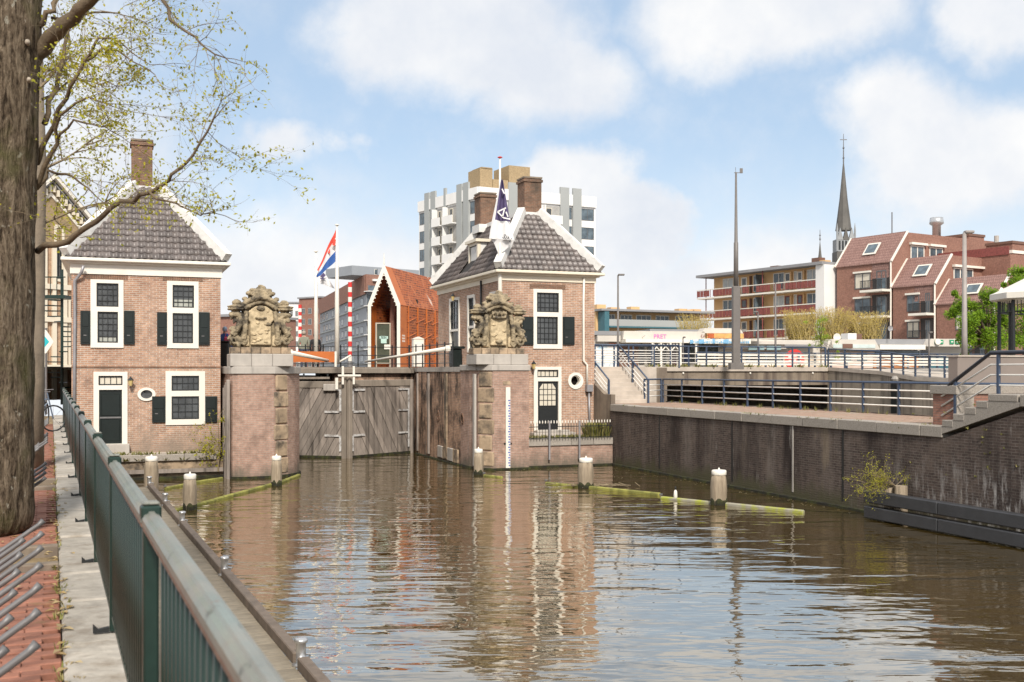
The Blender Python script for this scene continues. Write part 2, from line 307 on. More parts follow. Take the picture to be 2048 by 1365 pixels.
tile_red = brick('red_roof_tiles', (.33, .20, .172), (.28, .165, .14), (.20, .115, .10), bw=.24, bh=.33, ms=.03, bump=.02)
slate = M('spire_slate', (.105, .098, .088), .7, .2, .4); grey_panel = M('grey_concrete_fin', (.33, .345, .34), .8, .05, .2); silver = M('silver_grey_cladding', (.27, .29, .315), .6, .08, .3); roof_grey = M('grey_roofing', (.25, .25, .26), .8, .1, .6)
def leaf_mat(name, c1, c2, tr=.25):
    m, q, p = base_mat(name); r = q.add('ShaderNodeNewGeometry').outputs['Random Per Island']
    c = q.mix(r, c1, c2); q.l.new(c, p.inputs['Base Color']); p.inputs['Roughness'].default_value = .55; p.inputs['Specular IOR Level'].default_value = .3
    tl = q.add('ShaderNodeBsdfTranslucent', {'Color': c}); mx = q.add('ShaderNodeMixShader', {0: tr, 1: p.outputs[0], 2: tl.outputs[0]})
    q.l.new(mx.outputs[0], m.node_tree.nodes['Material Output'].inputs[0]); return m
def chips(m, col, scale, a, b):
    q = NT(m.node_tree); p = m.node_tree.nodes['Principled BSDF']; l = p.inputs['Base Color'].links[0]; src = l.from_socket; co = q.add('ShaderNodeTexCoord').outputs['Object']
    q.l.new(q.mix(q.rng(q.noise(co, scale, 8, .7), a, b), src, col), p.inputs['Base Color'])
chips(green_rail, (.12, .06, .035), 7, .66, .69); chips(green_top, (.09, .10, .085), 14, .60, .66); chips(green_top, (.17, .10, .065), 5, .66, .68); chips(white, (.34, .29, .22), 5, .70, .74); chips(brick_house, (.60, .50, .42), 1.7, .66, .74); chips(brick_pier, (.56, .50, .46), 1.5, .64, .74); chips(rust_o, (.30, .07, .02), 1.2, .55, .7)
leaf_y = leaf_mat('young_yellow_leaf', (.46, .40, .035), (.30, .32, .03), .4); leaf_g = leaf_mat('fresh_green_leaf', (.26, .40, .02), (.08, .17, .012), .35); leaf_w = leaf_mat('yellow_willow_bud', (.56, .42, .09), (.40, .32, .08), .3); grass_m = leaf_mat('weed_leaf', (.15, .17, .03), (.30, .26, .10), .2)

# water: brown canal, fine ripples that strengthen away from the sheltered lock
def water_mat():
    m, q, p = base_mat('canal_water'); co = q.add('ShaderNodeTexCoord').outputs['Object']
    rip = q.vm('MULTIPLY', co, (.42, 1.2, 1)).outputs[0]
    w1 = q.noise(rip, .8, 2, .4, .5); w2 = q.noise(rip, 2.8, 2, .5, .3); w3 = q.noise(q.vm('MULTIPLY', co, (.8, 1.4, 1)).outputs[0], 8, 2, .5)
    h = q.math('ADD', q.math('ADD', q.math('MULTIPLY', w1, 1.0), q.math('MULTIPLY', w2, .30)), q.math('MULTIPLY', w3, .015))
    wind = q.rng(q.noise(co, .075, 4, .55), .36, .64, .42, 1.25)
    b = q.add('ShaderNodeBump', {'Strength': wind, 'Distance': .075, 'Height': h})
    dif = q.add('ShaderNodeBsdfDiffuse', {'Color': (.074, .048, .011, 1), 'Normal': b.outputs[0]}); gl = q.add('ShaderNodeBsdfGlossy', {'Color': (.95, .925, .87, 1), 'Roughness': .015, 'Normal': b.outputs[0]})
    face = q.add('ShaderNodeLayerWeight', {'Blend': .5, 'Normal': b.outputs[0]}).outputs['Facing']
    fac = q.math('ADD', q.math('MULTIPLY', q.math('POWER', face, 1.9), .93), .03, clamp=True)
    mx = q.add('ShaderNodeMixShader', {0: fac, 1: dif.outputs[0], 2: gl.outputs[0]}); q.l.new(mx.outputs[0], m.node_tree.nodes['Material Output'].inputs[0]); return m
water_m = water_mat()

# ------------------------------------------------------------------ setting: water, ground, banks
ZG = 4.0                                                # street level round the lock
ZS = 2.23                                               # street level on the left bank
tag(MB(C).poly([(-60, -40, 0), (120, -40, 0), (120, 75, 0), (-60, 75, 0)]).build('water', water_m), kind='structure')
tag(MB(C).poly([(-900, 49.5, ZG - .02), (26.2, 49.5, ZG - .02), (26.2, 50.3, ZG - .02), (1500, 50.3, ZG - .02), (1500, 2600, ZG - .02), (-900, 2600, ZG - .02)]).build('ground', asphalt), kind='structure')
tag(bx(C, -60, 3.55, 39.6, 49.45, .6, .88).build('terrace_ground', concrete_l), kind='structure')
tag(bx(C, 15.02, 18.88, 38.75, 41, .5, 1.12).build('terrace_ground', concrete_l), kind='structure')
rng = random.Random(4)
# weeds helper: small leaf fans
def tuft(mb, p, n, h, sp, r=rng, w=.02):
    for _ in range(n):
        a = r.uniform(0, 6.28); d = Vector((math.cos(a), math.sin(a), 0)); b = Vector(p) + d * r.uniform(0, sp * .5); t2 = b + d * r.uniform(.1, .6) * sp + Vector((0, 0, h * r.uniform(.5, 1.1))); s = Vector((-d.y, d.x, 0)) * w
        mb.poly([b - s, b + s, t2 + s * .3, t2 - s * .3])

def lock_block(name, label, plan, z0, z1, mat, cop=None):
    w = C.w((sum(p[0] for p in plan) / len(plan), min(p[1] for p in plan), z0)); t = thing(name, label, 'wall', w)
    MB(C).prism([(x, y, z0) for x, y in plan], (0, 0, z1 - z0)).build('wall_face', mat, t)
    if cop: MB(C).prism([(x, y, z1) for x, y in cop], (0, 0, .2)).build('coping', cop_grey, t)
    return t
XL, XR = 6.4, 13.0
lockL = lock_block('lock_wall', 'left lock wall running back behind the sculpted left pier', [(3.75, 41.1), (XL, 41.1), (XL, 60), (3.75, 60)], -1, 3.78, brick_lock, [(3.72, 41.1), (XL + .03, 41.1), (XL + .03, 60), (3.72, 60)])
lockR = lock_block('lock_wall', 'stained right lock wall with holes between the gates and the sculpted pier', [(XR, 40.3), (14.72, 40.3), (14.72, 60), (XR + .45, 60), (XR + .45, 47.9), (XR, 46.6)], -1, 3.78, brick_lock, [(XR - .03, 40.3), (14.74, 40.3), (14.74, 60), (XR + .42, 60), (XR + .42, 47.9), (XR - .03, 46.6)])
# lock wall openings, buttress strips and plinth stones, in the frame of that wall (x towards the camera)
lw = C.sub((XR, 47), -90)
for px, py, rr, sz in [(925, 838, .12, 1.25), (877, 832, .10, 1.5)]:
    x, _, z = lw.aty(px, py, 0); q = MB(lw).ring((x, z), rr, rr + .06, -.035, .02, 16, sz).build('wall_hole_rim', brick_chim, lockR)
    MB(lw).lathe((0, 0, 0), [(rr, 0), (rr, .01)], 16); h = MB(lw); h.poly([(x + rr * math.cos(a * .3927), -.012, z + rr * sz * math.sin(a * .3927)) for a in range(16)]).build('hole_shade_disc', void, lockR)  # flat black disc painted as the shade inside the hole
for px, w_, mat in [(836, .07, wood_gate), (858, .1, wood_gate), (893, .16, stone), (950, .10, cop_grey)]:
    x, _, z = lw.aty(px, 830, 0); bx(lw, x - w_, x + w_, -.06, .02, .15, 3.7).build('timber_strip' if mat is wood_gate else 'stone_strip', mat, lockR)
for i in range(4): x = 3.6 + i * .72; bx(lw, x, x + .70, -.05, .02, .12 - .02 * i, .62).build('plinth_stone', stone if i % 2 else cop_grey, lockR, bev=.02)
bx(lw, .2, 6.6, -.10, .02, -.3, .05).build('weed_line', moss, lockR)

def carved(parent, fr, z0, var, W2=1.2, H=2.42):
    r = random.Random(var); mb = MB(fr)
    for i in range(6):                                   # plinth blocks, each one a stone
        a = -1.06 + i * .353; bx(fr, a + .006, a + .347, -.05 - .02 * (i % 2), .55, z0, z0 + .235).build('plinth_block', stone, parent, bev=.018)
    z = z0 + .22
    def ell(x, y, zz, rx, ry, rz, n=9):
        mb.lathe((x, y, z + zz), [(max(rx * math.sin(math.pi * k / 6), .01), -rz * math.cos(math.pi * k / 6)) for k in range(7)], n, 1, ry / rx)
    out = [(-.92, 0), (-1.02, .15), (-1.08, .38), (-.98, .55), (-.84, .72), (-.80, .98), (-.90, 1.12), (-.66, 1.22), (-.6, 1.55), (-.42, 1.72), (-.4, 1.9), (-.2, 2.0), (0, 2.1)]
    out = out + [(-x, zz) for x, zz in out[::-1][1:]]
    mb.prism([(x, .12, z + zz) for x, zz in out], (0, .36, 0))
    for s in (-1, 1):
        for cx, cz, rr, tw in [(.92, .28, .21, 1.7), (.62, .22, .15, 1.5), (.95, .62, .12, 1.3)]:   # volutes
            mb.path([(s * (cx + rr * (1 - k / 22) * math.cos(k * .55)), .02 - .004 * k, z + cz + rr * (1 - k / 22) * math.sin(k * .55)) for k in range(20)], [.065 - .0016 * k for k in range(20)], 6)
        mb.path([(s * .98, .0, z + .45), (s * .80, -.06, z + .72), (s * .70, -.05, z + 1.0), (s * .78, 0, z + 1.2)], [.13, .11, .10, .12], 8)
        mb.path([(s * .60, -.02, z + .30), (s * .56, -.07, z + .7), (s * .52, -.05, z + 1.1), (s * .5, 0, z + 1.3)], [.10, .09, .08, .09], 8)
        ell(s * .86, .1, 1.18, .27, .24, .13); ell(s * .86, .08, 1.38, .31, .28, .075); ell(s * .86, .08, 1.47, .34, .30, .05); ell(s * .84, .1, 1.60, .17, .17, .13)   # capital and its vase
        for k in range(16): ell(s * r.uniform(.55, 1.02), r.uniform(-.03, .12), r.uniform(.05, 1.2), r.uniform(.05, .10), .08, r.uniform(.05, .12), 6)
        for k in range(9): ell(s * r.uniform(.6, 1.05), r.uniform(-.08, .06), r.uniform(.95, 1.2), r.uniform(.04, .07), .07, r.uniform(.05, .09), 6)
    mb.path([(-.66 + .11 * k, -.10 + .02 * abs(k - 6), z + 1.38 + .42 * math.sin(math.pi * (.12 + .76 * k / 12)) ** 1.2) for k in range(13)], [.10] * 13, 8)
    mb.path([(-.56 + .093 * k, -.02, z + 1.28 + .36 * math.sin(math.pi * (.12 + .76 * k / 12)) ** 1.2) for k in range(13)], [.07] * 13, 8)
    for k in range(9):                                   # shell of the crest
        a = math.pi * (k + .5) / 9; mb.path([(.06 * math.cos(a), -.10, z + 1.75), (.26 * math.cos(a), -.06, z + 1.84 + .2 * math.sin(a)), (.36 * math.cos(a), .06, z + 1.88 + .3 * math.sin(a))], [.05, .06, .045], 6)
    for x, zz in [(-.42, 1.95), (.42, 1.95), (-.3, 2.06), (.3, 2.06), (0, 2.2), (-.55, 1.75), (.55, 1.75), (.08, 2.16)]: ell(x, .08, zz, .11, .11, .08, 7)
    if var == 2:
        for k in range(7): ell(-.27 + .09 * k, -.06, 1.36 + .03 * (k % 2), .05, .06, .09, 6)
        mb.path([(-.27, -.06, z + 1.22), (0, -.12, z + 1.18), (.27, -.06, z + 1.22)], .06, 6); ell(0, -.04, .28, .16, .1, .08)
    else: mb.path([(-.2, -.04, z + 1.08), (0, -.07, z + 1.05), (.2, -.04, z + 1.08)], .04, 6); ell(0, .0, 1.42, .16, .1, .1); ell(.25, .02, .85, .13, .09, .07)
    o = mb.build('carved_surround', carve, parent, True)
    rm = o.modifiers.new('remesh', 'REMESH'); rm.mode = 'VOXEL'; rm.voxel_size = .021; rm.use_smooth_shade = True
    tx = bpy.data.textures.new('chisel', 'CLOUDS'); tx.noise_scale = .075; tx.noise_depth = 3; dm = o.modifiers.new('chisel', 'DISPLACE'); dm.texture = tx; dm.strength = .05; dm.mid_level = .5
    sh = [(-.36, .10), (-.37, .9), (-.47, 1.0), (-.44, 1.3), (-.2, 1.5), (.2, 1.5), (.44, 1.3), (.47, 1.0), (.37, .9), (.36, .10)] if var == 1 else [(-.33, .12), (-.34, 1.12), (-.2, 1.16), (.2, 1.16), (.34, 1.12), (.33, .12)]
    MB(fr).prism([(x, .0, z + zz) for x, zz in sh], (0, .16, 0)).build('shield_panel', shield, parent, bev=.03)
    for k in range(14 if var == 1 else 6):                # worn relief on the shield
        x, zz = r.uniform(-.26, .26), r.uniform(.2, 1.35 if var == 1 else 1.0); MB(fr).lathe((x, -.005, z + zz), [(.01, -.05), (.05 + .05 * r.random(), 0), (.01, .06)], 7, 1, .5).build('relief', shield, parent, True)
    for s in (-1, 1):                                     # pale flanking leaves
        MB(fr).prism([(s * .40, .02, z + .06), (s * .62, .02, z + .05), (s * .66, .02, z + .3), (s * .5, .02, z + .48), (s * .40, .02, z + .4)][::s], (0, .12, 0)).build('leaf_panel', shield, parent, bev=.03)

def pier(label, plan, xq0, xq1, base_v, zc, var, cx, slabs):
    w = C.w((plan[0][0], base_v, -1)); t = thing('lock_pier', label, 'pier', w, 'sculpted lock piers')
    MB(C).prism([(x, y, -1) for x, y in plan], (0, 0, zc[0] + 1)).build('brick_shaft', brick_pier, t)
    g = .04; cxm = sum(p[0] for p in plan) / len(plan); cym = sum(p[1] for p in plan) / len(plan)
    grow = lambda k: [(x + (k if x > cxm else -k), y - k if y < cym else y) for x, y in plan]
    MB(C).prism([(x, y, zc[0]) for x, y in grow(.05)], (0, 0, zc[1] - zc[0])).build('lower_coping', cop_grey, t, bev=.02)
    MB(C).prism([(x, y, -.25) for x, y in grow(.06)], (0, 0, .33)).build('weed_line', moss, t)
    n = 3; x0, x1 = slabs
    for i in range(n): a = x0 + (x1 - x0) * i / n; bx(C, a + .004, a + (x1 - x0) / n - .004, base_v + .06, base_v + 1.3, zc[1] + .002, zc[2]).build('coping_block', cop_grey, t, bev=.02)
    # rusticated corner stones on the splayed face
    p, q = Vector((*xq0, 0)), Vector((*xq1, 0)); L = (q - p).length; fr = C.sub(xq0, math.degrees(math.atan2(q.y - p.y, q.x - p.x)))
    H = (zc[0] - .02 - .12) / 6
    for i in range(6): e = .07 * (i % 2); bx(fr, .02 - .05 + e, L - .02 + .05 - e, -.03 - .02 * (i % 2), .1, .12 + i * H + .012, .12 + (i + 1) * H - .012).build('corner_stone', stone, t, bev=.045)
    c = thing('stone_cartouche', 'carved stone cartouche with bare cream shield on the left pier' if var == 1 else 'carved stone cartouche with crowned shield on the pier before the flagpole house', 'sculpture', C.w((cx, base_v + .4, zc[2])), 'carved cartouches on the piers')
    carved(c, C.sub((cx, base_v + .42)), zc[2], var)
    return t
V1, V2 = 38.0, 37.9
a0 = C.aty(462, 900, V1)[0]; a1 = C.aty(548, 900, V1)[0]
P1 = pier('brick lock pier with corner stones beside the shuttered left house', [(a0, V1 + .40), (a0 + .07, V1 + .18), (a0 + .24, V1 + .05), (a0 + .5, V1), (a1 - .3, V1), (a1, V1 + .06), (a1 + .56, V1 + .44), (a1 + .86, V1 + .85), (XL, V1 + 1.35), (XL, 41.08), (a0, 41.08)], (a1 + .04, V1 + .07), (a1 + .56, V1 + .44), V1, (3.70, 3.97, 4.42), 1, C.aty(522, 640, V1 + .4)[0], (a0 - .02, XL - .42))
b0 = C.aty(986, 900, V2)[0]; b1 = C.aty(1058, 900, V2)[0]
P2 = pier('brick lock pier with a white water gauge below the right house', [(XR, V2 + 1.25), (XR + .12, V2 + .55), (b0, V2), (b1, V2), (b1, 40.28), (XR, 40.28)], (XR + .12, V2 + .55), (b0, V2), V2, (3.82, 4.05, 4.46), 2, C.aty(998, 640, V2 + .4)[0], (XR - .12, b1))
g0 = C.aty(1012, 775, V2 - .06); g1 = C.aty(1022, 935, V2 - .06)
ga = thing('water_gauge', 'white water level gauge with blue ticks on the right pier', 'gauge', C.w((g0[0], V2, .1)))
bx(C, g0[0], g0[0] + .18, V2 - .06, V2 - .005, .08, g0[2]).build('gauge_board', white, ga)
bsp = M('blue_scale_paint', (.10, .14, .42), .5)
for i in range(26):
    z = .15 + i * .1
    if z < g0[2] - .35: bx(C, g0[0] + (.09 if i % 2 else .115), g0[0] + .172, V2 - .066, V2 - .0601, z, z + .052).build('scale_mark', bsp, ga)
bx(C, g0[0] - .07, g0[0] + .25, V2 - .05, V2 - .01, 1.0, 1.05).build('bracket', black_paint, ga)
bx(C, g0[0] - .10, g0[0] + .2, V2 - .015, V2 + .01, 3.28, 3.42).build('inset_stone', stone, P2)

# dolphin timbers on the left face of the left pier
dt = thing('fender_timbers', 'dark vertical fender timbers on the left flank of the left pier', 'fender', C.w((a0 - .2, V1, -.5)))
for i in range(4): bx(C, a0 - .14, a0 - .02, V1 + .08 + i * .42, V1 + .36 + i * .42, -.6, 3.5 - .1 * i).build('timber', wood_gate, dt, bev=.02)

# ------------------------------------------------------------------ lock gates
def clip(poly, L, H):
    for ax, lim, sg in ((0, 0, 1), (0, L, -1), (1, 0, 1), (1, H, -1)):
        o = []
        for i in range(len(poly)):
            p, q = poly[i], poly[(i + 1) % len(poly)]; dp, dq = (p[ax] - lim) * sg, (q[ax] - lim) * sg
            if dp >= 0: o.append(p)
            if dp * dq < 0: k = dp / (dp - dq); o.append((p[0] + (q[0] - p[0]) * k, p[1] + (q[1] - p[1]) * k))
        poly = o
        if not poly: return []
    return poly
mitre = (9.45, 45.4); paint = M('worn_white_gate_paint', (.55, .54, .53), .8, .15, 8, col2=(.26, .24, .22), fac=(.48, .62))
for hinge, sd, lab, top in (((6.25, 47.5), -1, 'left lock gate leaf of diagonal weathered planks', 3.36), ((12.95, 47.5), 1, 'right lock gate leaf of diagonal weathered planks', 3.42)):
    L = math.hypot(hinge[0] - mitre[0], hinge[1] - mitre[1]); ang = math.degrees(math.atan2(hinge[1] - mitre[1], hinge[0] - mitre[0]))
    if sd < 0: fr = C.sub(hinge, math.degrees(math.atan2(mitre[1] - hinge[1], mitre[0] - hinge[0]))); m0, m1 = 0, L - .24
    else: fr = C.sub(mitre, ang); m0, m1 = .24, L
    t = thing('lock_gate', lab, 'gate', fr.w((L / 2, 0, -.3)), 'mitre gates of the lock')
    z0 = .10; H = top - .3 - z0; sl = 1.75; pw = .30
    n = int((m1 - m0 + H / sl) / pw) + 2
    for i in range(n):
        x = m0 - H / sl + i * pw
        q = [(x, 0), (x + pw - .016, 0), (x + pw - .016 + H / sl, H), (x + H / sl, H)]
        if sd > 0: q = [(m0 + m1 - a, b) for a, b in q]
        q = clip([(a - m0, b) for a, b in q], m1 - m0, H)
        if len(q) > 2: q = q if sd < 0 else q[::-1]; MB(fr).prism([(a + m0, -.01 * (i % 3), z0 + b) for a, b in q], (0, .07, 0)).build('plank', wood_gate, t)
    bx(fr, m0, m1, .03, .12, -.6, top).build('gate_core', void, t)
    bx(fr, m0, m1, -.05, .14, top - .3, top).build('top_rail', wood_grey, t, bev=.02); bx(fr, m0, m1, -.05, .02, -.3, z0).build('bottom_rail', moss, t)
    mx = (L - .22, L - .01) if sd < 0 else (.01, .22)
    bx(fr, mx[0], mx[1], -.13, .15, -.6, top + .25).build('mitre_post', wood_grey, t, bev=.02)
    hx = (0, .22) if sd < 0 else (L - .16, L); bx(fr, hx[0], hx[1], -.10, .15, -.6, top).build('heel_post', wood_gate, t, bev=.02)
    e = mx[0] - .02 if sd < 0 else mx[1] + .02; s = -1 if sd < 0 else 1
    def strip(xa, xb, za, zb): bx(fr, min(xa, xb), max(xa, xb), -.066, -.04, za, zb).build('white_mark', paint, t)
    strip(e, e + s * .10, 2.05, 3.0); strip(e, e + s * .10, .3, .98)
    for zz in (2.98, 2.02, .98): strip(e + s * .101, e + s * .78, zz - .04, zz + .05)
    if sd > 0:
        strip(L - .32, L - .24, .3, 3.02)
        for zz in (2.98, 2.02, .98): strip(L - .325, L - .95, zz - .04, zz + .04)
    else: bx(fr, L - 1.05, L - .42, -.16, -.052, top - .42, top - .12).build('sluice_box', cop_grey, t, bev=.02)
# white H-shaped fitting over the mitre
hf = C.sub(mitre, 0); t = thing('gate_fitting', 'white H-shaped fitting above the meeting gate leaves', 'fitting', hf.w((0, -.2, 3.1)))
for x in (-.23, .25): bx(hf, x - .05, x + .05, -.26, -.18, 3.22, 4.02).build('upright', white, t, bev=.015)
bx(hf, -.45, .55, -.29, -.262, 3.58, 3.66).build('crossbar', white, t); bx(hf, -.56, -.44, -.25, -.17, 3.02, 3.52).build('side_tag', white, t)

# bridge over the lock behind the gates
br = thing('lock_bridge', 'low timber edged footbridge over the lock behind the gates', 'bridge', C.w((9.7, 49, 3.2)))
bx(C, XL + .04, XR + .40, 48.9, 55, 3.82, 4.0).build('deck', wood_grey, br); bx(C, XL + .04, XR + .40, 48.7, 48.89, 3.70, 3.95).build('edge_beam', wood_grey, br, bev=.02)
bx(C, XL + .04, 9.3, 48.6, 48.68, 3.44, 3.54).build('pipe_rail', wood_grey, br); bx(C, 9.6, XR + .40, 48.95, 54, -.5, 3.69).build('abutment', brick_lock, br)
for x in (6.9, 8.1, 9.2): bx(C, x, x + .07, 48.72, 48.8, 3.0, 3.69).build('hanger', black_paint, br)
bx(C, 7.2, 9.2, 51, 54, -.5, 3.6).build('pier_block', concrete, br)
MB(C).tube((6.8, 48.3, 3.05), (8.6, 47.6, 2.95 - .2), .03).build('chain_rod', steel, br); bx(C, 6.55, 7.1, 48.3, 48.5, 3.02, 3.12).build('white_tag', white, br)

# ------------------------------------------------------------------ houses
def rect(fr, a, b, c, d, y=0):
    x0 = fr.aty(a, c, y)[0]; x1 = fr.aty(b, c, y)[0]; m = (a + b) / 2; return (x0, x1, fr.aty(m, d, y)[2], fr.aty(m, c, y)[2])
def window(parent, fr, r, sashes, fm=white, bm=black_paint, y=0, name='window', gm=None, proud=.05):
    x0, x1, z0, z1 = r; mb = MB(fr).wall(x0, x1, z0, z1, y - proud, [s[0] for s in sashes], .11)
    Y = y + .1
    mb.poly([(x0, y - proud, z0), (x0, y - proud, z1), (x0, Y, z1), (x0, Y, z0)]); mb.poly([(x1, y - proud, z0), (x1, Y, z0), (x1, Y, z1), (x1, y - proud, z1)])
    mb.poly([(x0, y - proud, z1), (x1, y - proud, z1), (x1, Y, z1), (x0, Y, z1)]); mb.poly([(x0, y - proud, z0), (x0, Y, z0), (x1, Y, z0), (x1, y - proud, z0)])
    w = mb.build(name, fm, parent)
    for s in sashes:
        (a, b, c, d), nx, nz = s[:3]; g = s[3] if len(s) > 3 else glass_d
        MB(fr).poly([(a, y + .045, c), (b, y + .045, c), (b, y + .045, d), (a, y + .045, d)]).build('glass', g, w)
        if nx:
            m = MB(fr); bw = .022; e = .045
            m.box(a, a + e, y, y + .04, c, d); m.box(b - e, b, y, y + .04, c, d); m.box(a + e, b - e, y, y + .04, c, c + e); m.box(a + e, b - e, y, y + .04, d - e, d)
            for i in range(1, nx): x = a + (b - a) * i / nx; m.box(x - bw / 2, x + bw / 2, y + .012, y + .04, c + e, d - e)
            for i in range(1, nz): z = c + (d - c) * i / nz; m.box(a + e, b - e, y + .014, y + .042, z - bw / 2, z + bw / 2)
            m.build('glazing_bars', bm, w)
    return w
def shutter(parent, fr, r, y=0, m=green_dark):
    x0, x1, z0, z1 = r; o = bx(fr, x0, x1, y - .07, y - .02, z0, z1).build('shutter', m, parent)
    e = .06
    for c, d in ((z0 + .06, (z0 + z1) / 2 - .03), ((z0 + z1) / 2 + .03, z1 - .06)): bx(fr, x0 + e, x1 - e, y - .085, y - .071, c, d).build('panel', m, o, bev=.008)
    bx(fr, x0 + .1, x0 + .2, y - .10, y - .086, z0 + .3, z0 + .33).build('latch', steel, o); return o

def tile_mesh(w=.235, l=.36):
    vs = []; n = 6
    for th in (0, -.014):
        for y, dz in ((0, .03), (l, .0)):
            for i in range(n + 1): k = i / n; vs.append((w * (k - .5) * 1.06, y, th + dz + .028 * math.cos(k * 2 * math.pi * .92 + .6)))
    N = n + 1; f = []
    for i in range(n): f.append((i, i + 1, N + i + 1, N + i)); f.append((i + 1, i, 2 * N + i, 2 * N + i + 1))
    f += [(0, N, 3 * N, 2 * N), (n, 2 * N + n, 3 * N + n, N + n)]
    me = bpy.data.meshes.new('roof_tile'); me.from_pydata(vs, [], f); me.materials.append(tile_m); me.polygons.foreach_set('use_smooth', [True] * len(f)); return me
TILE = tile_mesh()
def tile_slope(parent, fr, bl, brr, tr, tl, tw=.235, tl_=.31, skip=None, inset=.20):
    bl, brr, tr, tl = [Vector(p) for p in (bl, brr, tr, tl)]; e1 = (brr - bl).normalized(); mid = (tr + tl) / 2 - bl; e2 = (mid - e1 * mid.dot(e1)).normalized(); n = e1.cross(e2)
    Hs = (tl - bl).dot(e2); row = 0; s = .0; Wd = (brr - bl).length
    while s < Hs - .1:
        k = s / Hs; xl = (tl - bl).dot(e1) * k + inset; xr = Wd + ((tr - brr).dot(e1)) * k - inset
        x = math.ceil(xl / tw) * tw
        while x < xr:
            p = bl + e1 * x + e2 * s + n * .05
            if not (skip and skip(p)):
                R3 = Matrix([fr.w(q) - fr.w((0, 0, 0)) for q in (e1, e2, n)]).transposed().to_4x4(); j = rng.uniform(-.006, .006)
                R3.translation = fr.w(p + n * j); piece('roof_tile', TILE, parent, R3 @ Matrix.Rotation(rng.uniform(-.015, .015), 4, 'Z'))
            x += tw
        s += tl_; row += 1

def chimney(parent, fr, x0, x1, y0, y1, z0, z1):
    o = bx(fr, x0, x1, y0, y1, z0, z1).build('chimney', brick_chim, parent)
    bx(fr, x0 - .05, x1 + .05, y0 - .05, y1 + .05, z1 - .16, z1 - .05).build('chimney_band', brick_chim, o); bx(fr, x0 - .03, x1 + .03, y0 - .03, y1 + .03, z1 + .001, z1 + .07).build('chimney_top', concrete, o)
    bx(fr, x0 - .10, x1 + .10, y0 - .10, y1 + .10, z0, z0 + .38).build('lead_flashing', lead, o)
def pipe(parent, fr, pts, r=.05, mat=zinc, name='drainpipe'): return MB(fr).path(pts, r, 8).build(name, mat, parent, True)
def lantern(parent, fr, x, z, y=0):
    o = MB(fr).tube((x, y, z), (x, y - .22, z + .02), .02).build('wall_lamp', black_paint, parent)
    MB(fr).lathe((x, y - .25, z + .0), [(.05, 0), (.09, .16), (.10, .20)], 6).build('lamp_glass', M('lamp_glass' + str(len(MATS)), (.55, .42, .18), .3), o); MB(fr).lathe((x, y - .25, z + .2), [(.12, 0), (.03, .1), (.02, .14)], 6).build('lamp_hood', black_paint, o)

def hip_house(name, label, fr, x0, x1, dep, zb, ze, zf, zg, zr, holes, tw_half=.42, zside=None, sidefr=None, sideholes=(), gm=white):
    # front wall plane y=0 facing the water; ze gutter top, zg gutter underside, zf frieze underside, zr ridge
    h = thing(name, label, 'house', fr.w(((x0 + x1) / 2, 0, zb)))
    mb = MB(fr).wall(x0, x1, zb, zf + .2, 0, holes)
    mb.poly([(x1, 0, zb), (x1, dep, zb), (x1, dep, zf + .2), (x1, 0, zf + .2)]); mb.poly([(x0, dep, zb), (x1, dep, zb), (x1, dep, zf + .2), (x0, dep, zf + .2)][::-1])
    if not sidefr: mb.poly([(x0, 0, zb), (x0, 0, zf + .2), (x0, dep, zf + .2), (x0, dep, zb)])
    mb.build('wall', brick_house, h)
    if sidefr:
        MB(sidefr).wall(0, dep, zb, zf + .2, 0, sideholes).build('wall', brick_house, h)
        bx(fr, x0 + .25, x1 - .25, .25, dep - .25, zb, zf).build('dark_interior', void, h)
    else: bx(fr, x0 + .25, x1 - .25, .25, dep - .25, zb, zf).build('dark_interior', void, h)
    f = .05
    for a in ((x0 - f, x1 + f, -f, -.001, zf, zg), (x0 - f, x1 + f, dep + .001, dep + f, zf, zg), (x0 - f, x0 - .001, 0, dep, zf, zg), (x1 + .001, x1 + f, 0, dep, zf, zg)): bx(fr, *a).build('frieze_board', gm, h)
    o1 = .34
    for k, (oo, a, b) in enumerate(((.16, zg + .001, zg + .07), (o1, zg + .07, ze))):
        for q in ((x0 - oo, x1 + oo, -oo, 0), (x0 - oo, x1 + oo, dep, dep + oo), (x0 - oo, x0, 0, dep), (x1, x1 + oo, 0, dep)): bx(fr, *q, a, b).build('gutter' if k else 'cornice_moulding', gm, h, bev=.02 if k else 0)
    e = .26; run = (x1 - x0) / 2; zb2 = ze - .02; xm = (x0 + x1) / 2
    B = [(x0 - e, -e, zb2), (x1 + e, -e, zb2), (x1 + e, dep + e, zb2), (x0 - e, dep + e, zb2)]
    T = [(xm - tw_half, run - .1, zr), (xm + tw_half, run - .1, zr), (xm + tw_half, dep - run + .1, zr), (xm - tw_half, dep - run + .1, zr)]
    rm = MB(fr)
    for i in range(4): j = (i + 1) % 4; rm.poly([B[i], B[j], T[j], T[i]])
    rm.poly(T); rm.poly(B[::-1]); roof = rm.build('roof', roof_under, h)
    for i in range(4): a, b = Vector(B[i]), Vector(T[i]); MB(fr).path([a + Vector((0, 0, .15)) + (b - a) * .02, b + Vector((0, 0, .16))], .23, 4, sq=True).build('hip_board', lead, roof)
    for i in (0, 2): a, b = Vector(T[i]), Vector(T[(i + 3) % 4] if i == 0 else T[1]); MB(fr).path([a + Vector((0, 0, .05)), b + Vector((0, 0, .05))], .16, 4, sq=True).build('ridge_lead', lead, roof)
    return h, roof, B, T

